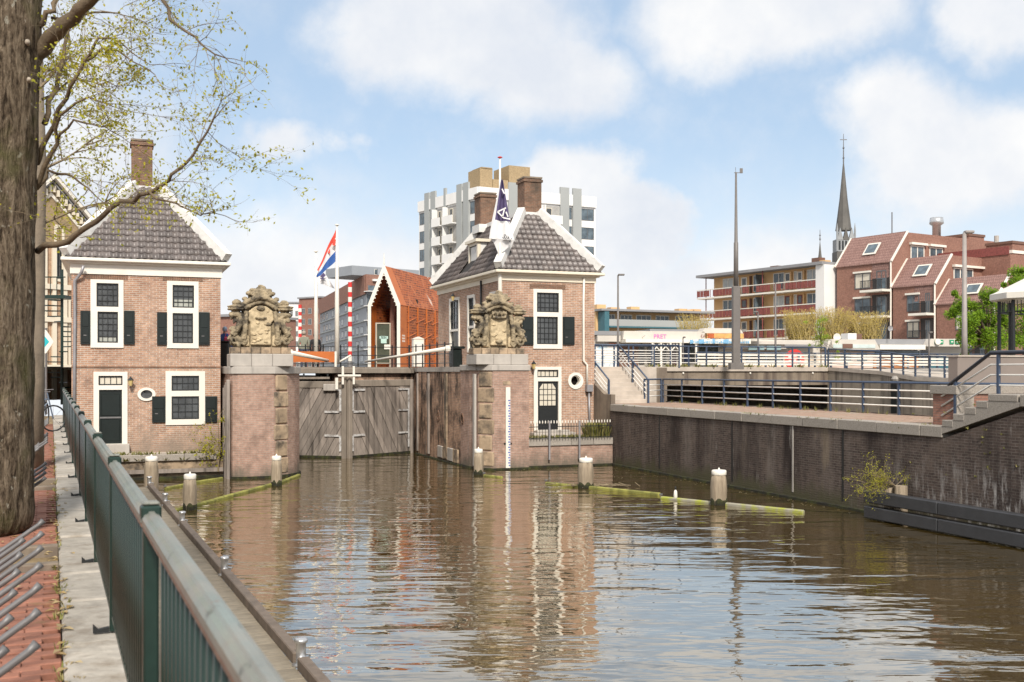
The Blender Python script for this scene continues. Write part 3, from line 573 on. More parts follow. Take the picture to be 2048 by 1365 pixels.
# left house
h1 = C.sub((0, 40.0)); X0 = h1.aty(143, 700, 0)[0]; X1 = h1.aty(441, 700, 0)[0]
wA = rect(h1, 181, 247, 560, 696); wB = rect(h1, 334, 397, 563, 697); dA = rect(h1, 187, 255, 744, 890); wC = rect(h1, 331, 410, 743, 850)
oc = h1.aty(293, 789, 0); os_ = .22
sh = lambda r: (r[0] + .03, r[1] - .03, r[2] + .03, r[3] - .03)
H1, roof1, B1, T1 = hip_house('lock_keeper_house', 'two storey brick house on the left with dark green shutters and tiled hip roof', h1, X0, X1, 8.5, .80, 7.79, 7.24, 7.60, 10.75, [sh(wA), sh(wB), sh(dA), sh(wC), (oc[0] - os_, oc[0] + os_, oc[2] - os_ * .75, oc[2] + os_ * .75)])
tile_slope(roof1, h1, B1[0], B1[1], T1[1], T1[0])
chx = h1.aty(263, 300, 2.6)[0]; chx2 = h1.aty(305, 300, 2.6)[0]; chimney(roof1, h1, chx, chx2, 2.55, 3.3, 10.5, h1.aty(285, 283, 2.6)[2])
window(H1, h1, wA, [(rect(h1, 193, 237, 567, 614), 4, 4), (rect(h1, 195, 236, 624, 686), 4, 5)]); window(H1, h1, wB, [(rect(h1, 345, 388, 571, 616), 4, 4), (rect(h1, 345, 386, 627, 687), 4, 5)])
for r_, k_ in ((rect(h1, 346, 387, 571, 616), .36), (rect(h1, 196, 235, 624, 686), .2)): MB(h1).poly([(r_[0] + .05, .043, r_[2] + .05), (r_[1] - .05, .043, r_[2] + .05), (r_[1] - .05, .043, r_[2] + (r_[3] - r_[2]) * k_), (r_[0] + .05, .043, r_[2] + (r_[3] - r_[2]) * k_)]).build('pale_pane_patch', M('pale_blind%d' % len(MATS), (.36, .37, .33), .5), H1)  # pale quad laid over the lower panes of two sashes
window(H1, h1, wC, [(rect(h1, 343, 398, 752, 782), 5, 2), (rect(h1, 343, 398, 793, 839), 4, 3)])
for a in ((161, 181, 622, 689), (248, 269, 622, 689), (314, 334, 625, 690), (397, 419, 625, 690), (304, 331, 793, 845), (410, 434, 793, 845)): shutter(H1, h1, rect(h1, *a))
dr = rect(h1, 198, 244, 780, 888); dw = window(H1, h1, dA, [(rect(h1, 197, 245, 752, 771), 4, 1, glass_c), (dr, 0, 0, black_paint)], name='door_frame')
dl = bx(h1, dr[0], dr[1], .03, .06, dr[2], dr[3]).build('door', green_dark, H1)
hh = dr[3] - dr[2]
for c in (.05, .52): bx(h1, dr[0] + .08, dr[1] - .08, .012, .029, dr[2] + hh * c, dr[2] + hh * (c + .40)).build('panel', green_dark, dl, bev=.012)
bx(h1, dr[0] + .02, dr[1] - .02, -.0, .011, dr[2] + hh * .47, dr[2] + hh * .50).build('push_bar', steel, dl)
bx(h1, dr[0] - .2, dr[1] + .25, -.35, 0, .86, dr[2] - .01).build('doorstep', cop_grey, H1, bev=.015)
ow = MB(h1).ring((oc[0], oc[2]), .20, .31, -.05, .1, 24, .78).build('round_window', white, H1); MB(h1).poly([(oc[0] + .3 * math.cos(a * .3), .06, oc[2] + .22 * math.sin(a * .3)) for a in range(21)]).build('glass', glass_d, ow)
lantern(H1, h1, h1.aty(261, 770, 0)[0], h1.aty(261, 772, 0)[2])
dp = [h1.aty(px, py, y) for px, py, y in ((167, 532, -.3), (163, 545, -.25), (150, 562, -.08), (150, 640, -.08), (149, 740, -.08), (148, 880, -.08))]; pipe(H1, h1, dp, .055)
mk = lambda r, n: MB(h1)
for r in (wA, wB):                                       # soldier arch bricks over the upper windows
    n = 18; a, b = r[0] - .15, r[1] + .15
    for i in range(n): x = a + (b - a) * i / n; bx(h1, x + .005, x + (b - a) / n - .005, -.014, .01, r[3] + .008, r[3] + .20).build('arch_brick', brick_chim, H1)
bx(h1, X0 - .01, X1 + .01, -.02, .01, h1.aty(290, 735, 0)[2] - .03, h1.aty(290, 735, 0)[2] + .03).build('string_course', brick_chim, H1)

# quay in front of the left house
q1 = thing('quay_wall', 'low stone quay wall below the left house', 'wall', C.w((0, 39.2, -1)))
bx(C, -3.2, a0 - .16, 39.18, 39.58, -1, .62).build('wall_face', stone, q1); 
for i in range(6): x = -3.2 + i * 1.1; bx(C, x, min(x + 1.09, a0 - .16), 39.08, 39.62, .62, .86).build('coping_stone', granite, q1, bev=.02)
bx(C, -3.2, a0 - .17, 39.0, 39.17, -.4, .07).build('weed_line', moss, q1); bx(C, -3.2, a0 - .17, 39.02, 39.10, .2, .34).build('wale_timber', wood_gate, q1)

# right house
h2 = C.sub((0, 40.4)); x0 = h2.aty(1003, 700, 0)[0]; x1 = h2.aty(1189, 700, 0)[0]; DEP = 9.0
s2 = Fr(TH - 90, *C.w((x0, 40.4 + DEP, 0))[:2])
wD = rect(h2, 1066, 1124, 579, 698); dB = rect(h2, 1067, 1122, 734, 862); oc2 = h2.aty(1151, 762, 0); o2 = .235
sw = [rect(s2, 900, 920, 596, 712), rect(s2, 936, 951, 590, 705), rect(s2, 981, 999, 583, 700)]
H2, roof2, B2, T2 = hip_house('lock_keeper_house', 'brick house on the right with dormer, two chimneys and a flag before it', h2, x0, x1, DEP, .9, 7.95, 7.53, 7.76, 10.6, [sh(wD), sh(dB), (oc2[0] - o2, oc2[0] + o2, oc2[2] - o2, oc2[2] + o2)], sidefr=s2, sideholes=[sh(r) for r in sw], gm=cream)
dz0, dz1 = s2.aty(947, 546, .35)[2], s2.aty(947, 487, .35)[2]; dx0 = s2.aty(938, 510, .35)[0]; dx1 = s2.aty(956, 510, .35)[0]
tile_slope(roof2, h2, B2[0], B2[1], T2[1], T2[0]); tile_slope(roof2, s2, (-.26, -.26, 7.93), (DEP + .26, -.26, 7.93), (DEP - (x1 - x0) / 2 + .1, (x1 - x0) / 2 - .42, 10.6), ((x1 - x0) / 2 - .1, (x1 - x0) / 2 - .42, 10.6), skip=lambda p: dx0 - .1 < p[0] < dx1 + .1 and dz0 - .1 < p[2] < dz1)
do = thing; dm = MB(s2).box(dx0, dx1, .38, 1.6, dz0, dz1).build('dormer', lead, roof2)
window(dm, s2, (dx0 - .03, dx1 + .03, dz0, dz1), [((dx0 + .12, dx1 - .12, dz0 + .14, dz1 - .12), 3, 5)], fm=cream, y=.37, name='dormer_window')
bx(s2, dx0 - .15, dx1 + .15, .2, 1.8, dz1, dz1 + .13).build('dormer_roof', cream, dm)
for a, b, yy, zt, dpth in ((1049, 1083, 2.15, 357, .62), (961, 992, 6.4, 388, .62)):
    xa = h2.aty(a, 400, yy)[0]; xb = h2.aty(b, 400, yy)[0]; chimney(roof2, h2, xa, xb, yy, yy + .85, 10.35, h2.aty((a + b) / 2, zt, yy)[2])
window(H2, h2, wD, [(rect(h2, 1073, 1117, 586, 625), 5, 4), (rect(h2, 1073, 1115, 634, 689), 5, 5)])
for a in ((1043, 1066, 634, 690), (1125, 1148, 634, 690)): shutter(H2, h2, rect(h2, *a))
dr = rect(h2, 1075, 1116, 763, 860); window(H2, h2, dB, [(rect(h2, 1074, 1116, 740, 755), 5, 1, glass_c), (dr, 0, 0, black_paint)], name='door_frame')
dl = bx(h2, dr[0], dr[1], .03, .06, dr[2], dr[3]).build('door', black_paint, H2); gr = rect(h2, 1079, 1112, 768, 812)
gm_ = (gr[1] - gr[0]) / 2; gp = MB(h2).poly([(gr[0], .022, gr[2]), (gr[1], .022, gr[2]), (gr[1], .022, gr[3] - .2), (gr[1] - .14, .022, gr[3]), (gr[0] + .14, .022, gr[3]), (gr[0], .022, gr[3] - .2)]).build('door_glass', glass_c, dl)
gb = MB(h2)
for i in range(5): x = gr[0] + (gr[1] - gr[0]) * i / 4; gb.box(x - .012, x + .012, .008, .02, gr[2], gr[3] - (.2 if i in (0, 4) else 0))
for i in range(4): z = gr[2] + (gr[3] - gr[2]) * i / 4; gb.box(gr[0], gr[1], .009, .021, z - .012, z + .012)
gb.build('glazing_bars', black_paint, dl); bx(h2, dr[0] + .1, dr[1] - .1, .012, .029, dr[2] + .12, gr[2] - .14).build('panel', black_paint, dl, bev=.012)
bx(h2, dr[0] - .35, dr[1] + .6, -.5, -.02, 1.12, 1.27).build('doorstep', cop_grey, H2, bev=.015); bx(h2, dr[0] - .15, dr[1] + .4, -.32, -.02, 1.271, dr[2] - .005).build('doorstep', cop_grey, H2, bev=.015)
ow = MB(h2).ring((oc2[0], oc2[2]), .235, .35, -.04, .02, 24).build('round_window', white, H2); MB(h2).ring((oc2[0], oc2[2]), .20, .24, .0, .35, 24).build('splayed_reveal', white, ow); MB(h2).poly([(oc2[0] + .24 * math.cos(a * .3), .30, oc2[2] + .24 * math.sin(a * .3)) for a in range(21)]).build('glass', glass_d, ow)
lantern(H2, h2, h2.aty(1063, 735, 0)[0], h2.aty(1063, 738, 0)[2])
pipe(H2, h2, [h2.aty(px, py, -.09) for px, py in ((1168, 556), (1167, 600), (1167, 722), (1174, 730), (1174, 770))], .05, white); hp = h2.aty(1178, 775, -.12)
bx(h2, hp[0] - .14, hp[0] + .14, -.25, -.02, hp[2] - .18, hp[2] + .1).build('hopper', zinc, H2); pipe(H2, h2, [(hp[0], -.12, hp[2] - .15), (hp[0] + .04, -.12, 1.15)], .05)
for i, r in enumerate(sw):
    zm = r[2] + (r[3] - r[2]) * .42; window(H2, s2, r, [((r[0] + .14, r[1] - .14, zm + .1, r[3] - .14), 3, 4), ((r[0] + .14, r[1] - .14, r[2] + .1, zm), 0, 0, green_dark)])
pipe(H2, s2, [s2.aty(962, y, -.08) for y in (562, 600, 720)], .05, black_paint); lantern(H2, s2, s2.aty(916, 600, 0)[0], s2.aty(916, 602, 0)[2])
for r, f_ in ((wD, h2),):
    n = 20; a, b = r[0] - .15, r[1] + .15
    for i in range(n): x = a + (b - a) * i / n; bx(f_, x + .005, x + (b - a) / n - .005, -.014, .01, r[3] + .008, r[3] + .20).build('arch_brick', brick_chim, H2)

# quay and iron fence before the right house
q2 = thing('quay_wall', 'low brown quay wall below the right house', 'wall', C.w((17, 38.4, -1)))
bx(C, b1 + .02, 18.86, 38.4, 38.74, -1, .84).build('wall_face', brick_pier, q2)
for i in range(4): x = b1 + .02 + i * .99; bx(C, x, min(x + .98, 18.86), 38.34, 38.76, .84, 1.12).build('coping_stone', granite, q2, bev=.02)
bx(C, b1 + .02, 18.86, 38.28, 38.39, -.4, .07).build('weed_line', moss, q2)
fz = thing('iron_fence', 'low iron fence with white tipped bars before the right house', 'fence', C.w((17, 38.4, 1.0)))
yf = 38.30; zf0 = 1.05; zt = C.aty(1130, 843, yf)[2]
for i, px in enumerate((1098, 1158)): x = C.aty(px, 880, yf)[0]; bx(C, x - .035, x + .035, yf - .08, yf - .02, .3, zt + .02).build('post', zinc, fz, bev=.008)
for z in (zf0 + .1, zt - .22): bx(C, b1 + .05, 18.8, yf - .012, yf + .012, z, z + .03).build('rail', black_paint, fz)
n = 30
for i in range(n):
    x = b1 + .12 + (18.7 - b1 - .12) * i / (n - 1); b = MB(C).tube((x, yf, zf0), (x, yf, zt - .08), .010, n=5).build('bar', black_paint, fz); MB(C).lathe((x, yf, zt - .08), [(.014, 0), (.026, .03), (.022, .08), (.004, .13)], 6).build('white_tip', white, b)
gmb = MB(C)
for _ in range(110): tuft(gmb, (rng.uniform(b1 + .1, 18.7), 38.5 + rng.random() * .7, 1.12), 6, .13, .16)
for _ in range(26): tuft(gmb, (rng.uniform(18.1, 18.75), 38.7 + rng.random() * .5, 1.12), 14, .55, .5, w=.045)
for _ in range(60): tuft(gmb, (rng.uniform(-1.5, 3.3), 39.12 + rng.random() * .3, .86), 6, .12, .18)
for _ in range(10): tuft(gmb, (rng.uniform(-1.5, 3.3), 39.06, .66), 12, .12, .28, w=.03)
tag(gmb.build('weeds', grass_m), 'green weeds growing on the ledges below the houses', 'weeds', kind='stuff')

# ------------------------------------------------------------------ left bank: street, kerb, fence, bicycle racks, dock
tag(bx(S, -14, .055, -6, 41.5, ZS - .4, ZS - .05).build('street', paving_sand), kind='structure')
pav = tag(bx(S, -14, -1.25, -6, 41.5, ZS - .049, ZS).build('pavement', brick('street_paving', (.33, .15, .10), (.27, .12, .08), (.2, .15, .09), bw=.2, bh=.1)), kind='structure')
bm_ = MB(W).box(-.098, .098, -.047, .047, -.07, 0).mesh('paving_brick', Vector((0, 0, 0)), paving_red, bev=.006)
lay = [(r, c) for r in range(0, 320) for c in range(6)]
rest = MB(S); cnt = 0; rp = random.Random(8)
for r in range(320):
    v = 3.2 + r * .1
    if 9.1 < v < 10.1 or 15.2 < v < 16.3 or v > 34: continue      # tree pits
    for c in range(6):
        u = -.045 - c * .2 - (.1 if r % 2 else 0)
        if u < -1.15: continue
        dz = rp.uniform(-.006, .006)
        if cnt < 300 and c < 4:
            cnt += 1; m = Matrix.Rotation(S.a + rp.uniform(-.015, .015), 4, 'Z'); m.translation = S.w((u, v, ZS + dz)); piece('paving_brick', bm_, pav, m)
        else: rest.box(u - .097, u + .097, v - .047, v + .047, ZS - .05, ZS + dz)
tag(rest.build('paving_brick', paving_red, pav), kind='stuff')
for i, v in enumerate((9.12, 10.05, 15.22, 16.25)): tag(bx(S, -1.25, .06, v - .06, v + .06, ZS - .1, ZS + .05).build('pit_edging', concrete, pav, bev=.01))
kb = thing('kerb', 'row of pale worn kerb stones along the green fence', 'kerb', S.w((.2, 3, ZS - .3)))
v = 1.0; rk = random.Random(5)
while v < 40:
    L = rk.uniform(.85, 1.25); bx(S, .062, .47, v + .011, v + L - .011, ZS - .3, ZS + .02 + rk.uniform(-.011, .011)).build('kerb_stone', slab_m, kb, bev=.018); v += L
qw = thing('quay_wall', 'brick quay wall under the green fence', 'wall', S.w((.45, 15, -1))); bx(S, .10, .45, -6, 36.5, -1, ZS - .31).build('wall_face', brick_lock, qw)
lv = MB(S)
for _ in range(320):
    a = rp.uniform(0, 6.28); u = rp.choice((rp.uniform(-.9, .05), rp.gauss(.06, .05))); v = 3 + rp.random() ** 1.6 * 22; l = rp.uniform(.02, .05); d = Vector((math.cos(a), math.sin(a), 0)) * l; s = Vector((-d.y, d.x, 0)) * .5
    p = Vector((u, v, ZS + .02)); lv.poly([p - d, p - s + Vector((0, 0, .01)), p + d, p + s + Vector((0, 0, .012))])
tag(lv.build('fallen_leaves', leaf_mat('fallen_leaf', (.34, .22, .07), (.42, .34, .20), .1)), 'dry fallen leaves scattered over pavement and kerb', 'leaves', kind='stuff')
gm2 = MB(S)
for _ in range(70): tuft(gm2, (rp.gauss(.055, .02), 3 + rp.random() ** 1.5 * 25, ZS), 7, .045, .07, w=.006)
tag(gm2.build('kerb_weeds', grass_m), 'small weeds in the joint along the kerb', 'weeds', kind='stuff')

fe = thing('green_fence', 'green iron fence with rounded handrail along the left quay', 'fence', S.w((.347, 10, ZS)))
UF = .347; ZT = ZS + 1.05; PV = [1.2] + [1.73 + 2.48 * k for k in range(1, 14)]
prof = [(-.033, -.024), (-.034, .0), (-.026, .014), (-.014, .018), (-.009, .027), (.009, .027), (.014, .018), (.026, .014), (.034, 0), (.033, -.024)]
for k in range(13):
    a, b = PV[k] + .04, PV[k + 1] - .04
    MB(S).prism([(UF + x, a, ZT - .035 + z) for x, z in prof], (0, b - a, 0)).build('handrail', green_top, fe); bx(S, UF - .030, UF + .026, a, b, ZT - .078, ZT - .060).build('rail_edge', rust, fe); bx(S, UF - .018, UF + .018, a, b, ZS + .10, ZS + .13).build('bottom_rail', green_rail, fe)
bal = MB(W).lathe((0, 0, 0), [(.019, .13), (.019, .97)], 6).mesh('baluster', Vector((0, 0, 0)), green_rail, True); nb = 0; restb = MB(S)
for k, v in enumerate(PV):
    p = bx(S, UF - .028, UF + .028, v - .028, v + .028, ZS + .02, ZT - .01).build('post', green_rail, fe, bev=.008)
    bx(S, UF - .037, UF + .037, v - .04, v + .04, ZT - .04, ZT + .012).build('post_cap', green_rail, p, bev=.008); bx(S, UF - .032, UF + .032, v - .035, v + .035, ZT + .013, ZT + .026).build('cap_top', green_top, p, bev=.008)
    MB(S).prism([(UF - .12, v - .02, ZS + .022), (UF - .03, v - .02, ZS + .022), (UF - .03, v - .02, ZS + .05), (UF - .09, v - .02, ZS + .04), (UF - .12, v - .02, ZS + .07)], (0, .04, 0)).build('iron_foot', black_paint, p)
    if k == 13: break
    for j in range(22):
        x = v + .09 + j * (2.48 - .16) / 21
        if nb < 286: nb += 1; piece('baluster', bal, fe, Matrix.Translation(S.w((UF, x, ZS))))
restb.build if False else None

def rack(v0, n, label):
    t = thing('bicycle_rack', label, 'bicycle rack', S.w((-.6, v0, ZS)), 'bicycle racks along the kerb')
    MB(S).tube((-.62, v0 - .3, ZS + .10), (-.62, v0 + n * .31, ZS + .10), .03).build('base_rail', steel, t)
    for i in range(n):
        v = v0 + i * .31; hi = i % 2; u = -.05 if hi else -.17; z = ZS + (.50 if hi else .42)
        MB(S).path([(u - .56, v, z - .42), (u - .5, v, z - .36), (u - .03, v, z - .03), (u, v, z)], [.016, .016, .016, .021], 8).build('wheel_tube', steel, t, True)
        if i % 4 == 0: bx(S, -.66, -.58, v - .03, v + .03, ZS, ZS + .3).build('post', steel, t)
rack(3.6, 16, 'nearest grey bicycle rack with slanting tubes in front of the tree'); rack(11.3, 8, 'second grey bicycle rack just beyond the tree'); rack(17.2, 10, 'third grey bicycle rack near the far trunk'); rack(23.5, 10, 'farthest grey bicycle rack towards the parked bicycle')

# dock below the fence
dk = thing('wooden_dock', 'narrow plank dock along the water below the green fence', 'dock', S.w((1.7, 18, 0)))
ZD = .60; DU = 2.48; pl_me = MB(W).box(-1.06, 1.06, -.068, .068, -.04, 0).mesh('plank', Vector((0, 0, 0)), wood_dock, bev=.005)
for i in range(150):
    v = 9.4 + i * .142
    m = Matrix.Rotation(S.a, 4, 'Z'); m.translation = S.w((DU - 1.12, v, ZD + rp.uniform(-.003, .003))); piece('plank', pl_me, dk, m)
far = 9.4 + 150 * .142
bx(S, DU - 2.0, DU - .1, 9, far, ZD - .3, ZD - .05).build('joist_frame', wood_edge, dk)
st = [S.atz(570, 1335, ZD)[1], S.atz(437, 1152, ZD)[1], S.atz(358, 1052, ZD)[1], S.atz(323, 1012, ZD)[1], far - .1]
prev = 8.0
for i, v in enumerate(st):
    bx(S, DU - .055, DU + .075, prev, v - .10, ZD - .02, ZD + .12).build('edge_timber', wood_edge, dk, bev=.012); prev = v + .1
    b = MB(S).lathe((DU + .01, v, ZD), [(.10, 0), (.10, .02), (.055, .03), (.055, .24), (.075, .26), (.075, .285), (.05, .30)], 12).build('mooring_bollard', chrome, dk, True); MB(S).path([(DU + .06, v, ZD + .12), (DU + .12, v + .04, ZD + .10), (DU + .10, v + .06, ZD + .03), (DU + .04, v + .05, ZD + .03)], .012, 6).build('shackle', chrome, b)
for i in range(6): v = 10 + i * 4; MB(S).tube((DU + .0, v, -1), (DU + .0, v, ZD - .05), .1).build('pile', wood_pile, dk)

# mooring piles in the water
def pile(px, pyb, pyt, r, label):
    p = W.atz(px, pyb, 0.0); top = EYE - (pyt - HY) / F * p[1]; t = thing('mooring_pile', label, 'mooring pile', (p[0], p[1], -1), 'white capped mooring piles')
    rr = random.Random(px); mb = MB(W); n = 14; b = len(mb.v); prof = [(-1, 1), (.0, 1), (.35, 1.05), ((top - .1) * .55, 1.06), (top - .32, 1.0), (top - .14, .86)]
    for z, k in prof:
        for j in range(n): a = 6.2832 * j / n; q = r * k * (1 + .06 * math.sin(j * 2.4 + px)); mb.v.append((p[0] + q * math.cos(a), p[1] + q * math.sin(a), z))
    for i in range(len(prof) - 1):
        for j in range(n): mb.f.append([i * n + j, i * n + (j + 1) % n, (i + 1) * n + (j + 1) % n, (i + 1) * n + j])
    mb.f.append([(len(prof) - 1) * n + j for j in range(n)]); mb.build('timber_shaft', wood_pile, t, True)
    MB(W).lathe((p[0], p[1], 0), [(r * 1.02, -.3), (r * 1.07, .06 + .06 * rr.random()), (r * 1.0, .2)], 14).build('weed_band', moss, t, True)
    c = MB(W).lathe((p[0], p[1], top - .15), [(r * .88, 0), (r * .92, .02), (r * .93, .12), (r * .80, .145), (r * .3, .15)], 14).build('white_cap', white, t, True); MB(W).lathe((p[0], p[1], top - .003), [(.05, 0), (.03, .02), (.018, .05), (.004, .07)], 8).build('cap_knob', white, c, True)
for a in ((303, 990, 913, .20, 'mooring pile at the far end of the plank dock'), (380, 1020, 948, .18, 'tapered mooring pile just off the plank dock'), (553, 972, 912, .17, 'mooring pile in front of the left brick pier'), (957, 950, 898, .17, 'mooring pile against the right pier beside the gauge'), (1172, 976, 916, .24, 'stout mooring pile in front of the iron fence'), (1438, 1010, 940, .23, 'stout mooring pile before the dark quay wall')): pile(*a)
# floating booms
def boom(pts, w, label, mat):
    P = [W.atz(px, py, 0.04) for px, py in pts]; mb = MB(W); ws = []
    t = thing('floating_boom', label, 'boom', (P[0][0], P[0][1], 0), 'floating guard booms')
    for i in range(len(P) - 1):
        p, q = Vector(P[i]), Vector(P[i + 1]); d = (q - p).normalized(); s = Vector((-d.y, d.x, 0)) * w; mb.prism([p - s + Vector((0, 0, -.15)), q - s + Vector((0, 0, -.15)), q + s + Vector((0, 0, -.15)), p + s + Vector((0, 0, -.15))], (0, 0, .185 + .012 * (i % 2)))
    mb.build('beam', mat, t, bev=.03)
    MB(W).lathe((P[0][0], P[0][1], .1), [(.05, 0), (.05, .05)], 8).build('ring_bolt', steel, t)
boom([(345, 1022), (430, 1000), (548, 968)], .065, 'yellow algae covered boom from the dock pile to the left pier', float_y); boom([(330, 977), (385, 966), (445, 957)], .05, 'short yellow boom behind the dock piles', float_y); boom([(560, 965), (598, 950)], .07, 'yellow boom end touching the left pier corner', float_y)
boom([(1092, 966), (1172, 974), (1320, 989)], .07, 'yellow boom held by the pile before the iron fence', float_y); boom([(1322, 995), (1438, 1007), (1608, 1024)], .065, 'grey yellow boom held by the pile before the dark quay', float_g); boom([(968, 951), (1005, 955)], .05, 'tiny yellow boom end beside the water gauge', float_y)
deb = MB(W); p = W.atz(1195, 972, .05)
for _ in range(60): a = rp.uniform(0, 3.14); q = Vector((p[0] + rp.gauss(0, .5), p[1] + rp.gauss(.1, .15), .07)); dv = Vector((math.cos(a), math.sin(a) * .6, rp.uniform(-.1, .2))) * .25; deb.tube(q - dv, q + dv, .012, n=4)
tag(deb.build('floating_twigs', twig_m), 'brown twigs caught on the boom at a pile', 'debris', kind='stuff')
flt = MB(W)
for _ in range(260):
    k = rp.random(); u = rp.choice((rp.uniform(18.2, 18.75), rp.uniform(13.2, 18.5), rp.uniform(2.9, 18.5))); v = rp.uniform(15, 38) if u > 18 else rp.uniform(33, 38); c = C.w((u, v, .006)); a = rp.uniform(0, 6.28); l = rp.uniform(.02, .06); d_ = Vector((math.cos(a), math.sin(a), 0)) * l; n_ = Vector((-d_.y, d_.x, 0)) * .5; flt.poly([c - d_, c - n_, c + d_, c + n_])
tag(flt.build('floating_leaves', leaf_mat('floating_leaf', (.22, .15, .06), (.35, .30, .18), .0)), 'scattered dead leaves floating along the quay walls', 'leaves', kind='stuff')
# small white float line marker on the boom
p = W.atz(1351, 997, .05); fl = thing('float_marker', 'small white float standing beside the grey boom', 'float', (p[0], p[1], 0)); MB(W).lathe((p[0], p[1], 0), [(.03, 0), (.06, .1), (.05, .25), (.02, .3)], 8).build('float_body', white, fl, True); MB(W).lathe((p[0], p[1], .3), [(.02, 0), (.03, .06), (.01, .1)], 8).build('float_tip', black_paint, fl)

# ------------------------------------------------------------------ right quay
UQ = 18.9; ZQ = 2.45; V_ST0, V_ST1 = 20.1, 18.35
rq = thing('quay_wall', 'long dark brick quay wall with stains on the right', 'wall', C.w((UQ, 30, -1)))
MB(C).poly([(UQ, -5, -1), (UQ, 38.7, -1), (UQ, 38.7, ZQ - .27), (UQ, V_ST0 + .1, ZQ - .27), (UQ, V_ST1 - .5, ZQ + .46), (UQ, -5, ZQ + .46)]).poly([(UQ, 38.7, -1), (UQ + 1, 38.7, -1), (UQ + 1, 38.7, ZQ - .27), (UQ, 38.7, ZQ - .27)]).build('wall_face', brick_quay, rq)
MB(C).prism([(UQ - .14, -5, -.3), (UQ - .14, 38.4, -.3), (UQ - .14, 38.4, .07), (UQ - .14, -5, .07)], (.13, 0, 0)).build('weed_line', moss, rq)
v = 38.6; i = 0
while v > V_ST0 + .3:
    L = 1.6; a = max(v - L, V_ST0 + .15); bx(C, UQ - .05 + rp.uniform(-.012, .012), UQ + .50, a + .008, v - .004, ZQ - .27, ZQ + .005 + rp.uniform(-.008, .008)).build('coping_stone', granite, rq, bev=.015); v = a; i += 1
for v in (34.5, 29.6, 26.3, 24.0): bx(C, UQ - .012, UQ + .02, v, v + .07, .2, ZQ - .28).build('expansion_joint', cop_grey if v == 26.3 else black_paint, rq)
tag(bx(C, UQ + .502, 22.75, 17, 40.2, ZQ - .3, ZQ).build('quay_walkway', paving_pink), kind='structure')
bx(C, 22.76, 22.95, 19.5, 41, -1, ZQ + .02).build('rear_wall', brick_lock, rq)
# near steps: stones climbing towards the camera
ns = thing('stone_steps', 'granite steps climbing to the raised platform at the right edge', 'steps', C.w((UQ + 1, 19, ZQ)))
for i in range(5):
    v1 = V_ST0 + .15 - i * .36; zt = ZQ + .165 * (i + 1); bx(C, UQ - .055, UQ + 1.6, v1 - .36 - (.5 if i == 4 else 0), v1 - .004, zt - .165, zt).build('step_stone', granite, ns, bev=.014)
ZP = ZQ + .83
MB(C).prism([(UQ - .045, V_ST0 + .45, ZQ - .27), (UQ - .045, V_ST0 - 2.2, ZP - .27), (UQ - .045, V_ST0 - 2.2, ZP - .168), (UQ - .045, V_ST0 - 1.30, ZP - .168), (UQ - .045, V_ST0 + .145, ZQ - .002)], (1.6, 0, 0)).build('step_string', granite, ns)
v = V_ST0 - 2.2
while v > 8: bx(C, UQ - .05, UQ + .5, v - 1.39, v - .004, ZP - .27, ZP).build('coping_stone', granite, rq, bev=.015); v -= 1.4
tag(bx(C, UQ + .502, 30, -5, V_ST0 - 2.15, ZP - .4, ZP - .01).build('platform', paving_pink), kind='structure')
blk = thing('brick_parapet', 'low brick parapet block with granite cap at the head of the railing', 'parapet', C.w((22.3, 20, ZQ)))
xb0 = C.aty(1866, 800, 21.0)[0]; bx(C, xb0, 26, 20.2, 21.0, ZQ - .3, ZQ + .78).build('brick_core', brick_red, blk); bx(C, xb0 - .06, 26.05, 20.15, 21.06, ZQ + .781, ZQ + 1.0).build('cap_stone', granite, blk, bev=.015); bx(C, xb0 - .03, xb0 + .5, 20.16, 20.19, ZQ - .3, ZQ + .78).build('end_stone', granite, blk)
pw = thing('concrete_planter', 'smooth grey brown concrete wall panel behind the handrail at the right edge', 'wall', C.w((26, 24, ZQ)))
pa = C.aty(1916, 740, 24.0); bx(C, pa[0], pa[0] + 12, 24, 24.4, ZQ - .5, pa[2] + .38).build('panel', M('smooth_brown_panel', (.235, .195, .17), .6, .08, 1), pw, bev=.02); bx(C, pa[0] - .02, pa[0] + 12, 23.97, 24.43, pa[2] + .381, pa[2] + .43).build('panel_cap', concrete_l, pw)

def railing(t, fr, p0, p1, zs, n, h=1.0, bars=(.28, .52, .76), pm=blue_steel, first=True, r=.028, last=True):
    a, b = Vector((*p0, zs[0])), Vector((*p1, zs[1])); d = (b - a).normalized()
    MB(fr).path([a + Vector((0, 0, h)), b + Vector((0, 0, h))], .036, 8).build('top_rail', pm, t, True)
    for k in bars: MB(fr).path([a + Vector((0, 0, k * h)), b + Vector((0, 0, k * h))], .026, 6).build('white_bar', rail_white, t, True)
    for i in range(n + 1):
        if (i == 0 and not first) or (i == n and not last): continue
        p = a.lerp(b, i / n); MB(fr).box(p.x - r, p.x + r, p.y - r * 1.2, p.y + r * 1.2, p.z - .05, p.z + h - .02).build('post', pm, t)
rl = thing('railing', 'long blue grey railing with three white bars along the right walkway', 'railing', C.w((22.6, 30, ZQ)))
railing(rl, C, (22.6, 41.0), (22.6, 21.1), (ZQ, ZQ), 12)
hr = thing('handrail', 'dark handrail with white bars climbing the granite steps at the right edge', 'handrail', C.w((19.2, 19, ZQ)))
pts = [C.atx(px, py, 19.25) for px, py in ((1898, 771), (1982, 706), (2060, 701))]; pts[2] = (19.25, 12.0, pts[1][2])
MB(C).path(pts, .05, 8).build('top_rail', M('dark_blue_rail', (.018, .022, .035), .35), hr, True)
for k in (.28, .52, .76): MB(C).path([(19.25, p[1] + (.25 if i == 0 else 0), p[2] - k * 1.0) for i, p in enumerate(pts)], .024, 6).build('white_bar', rail_white, hr, True)
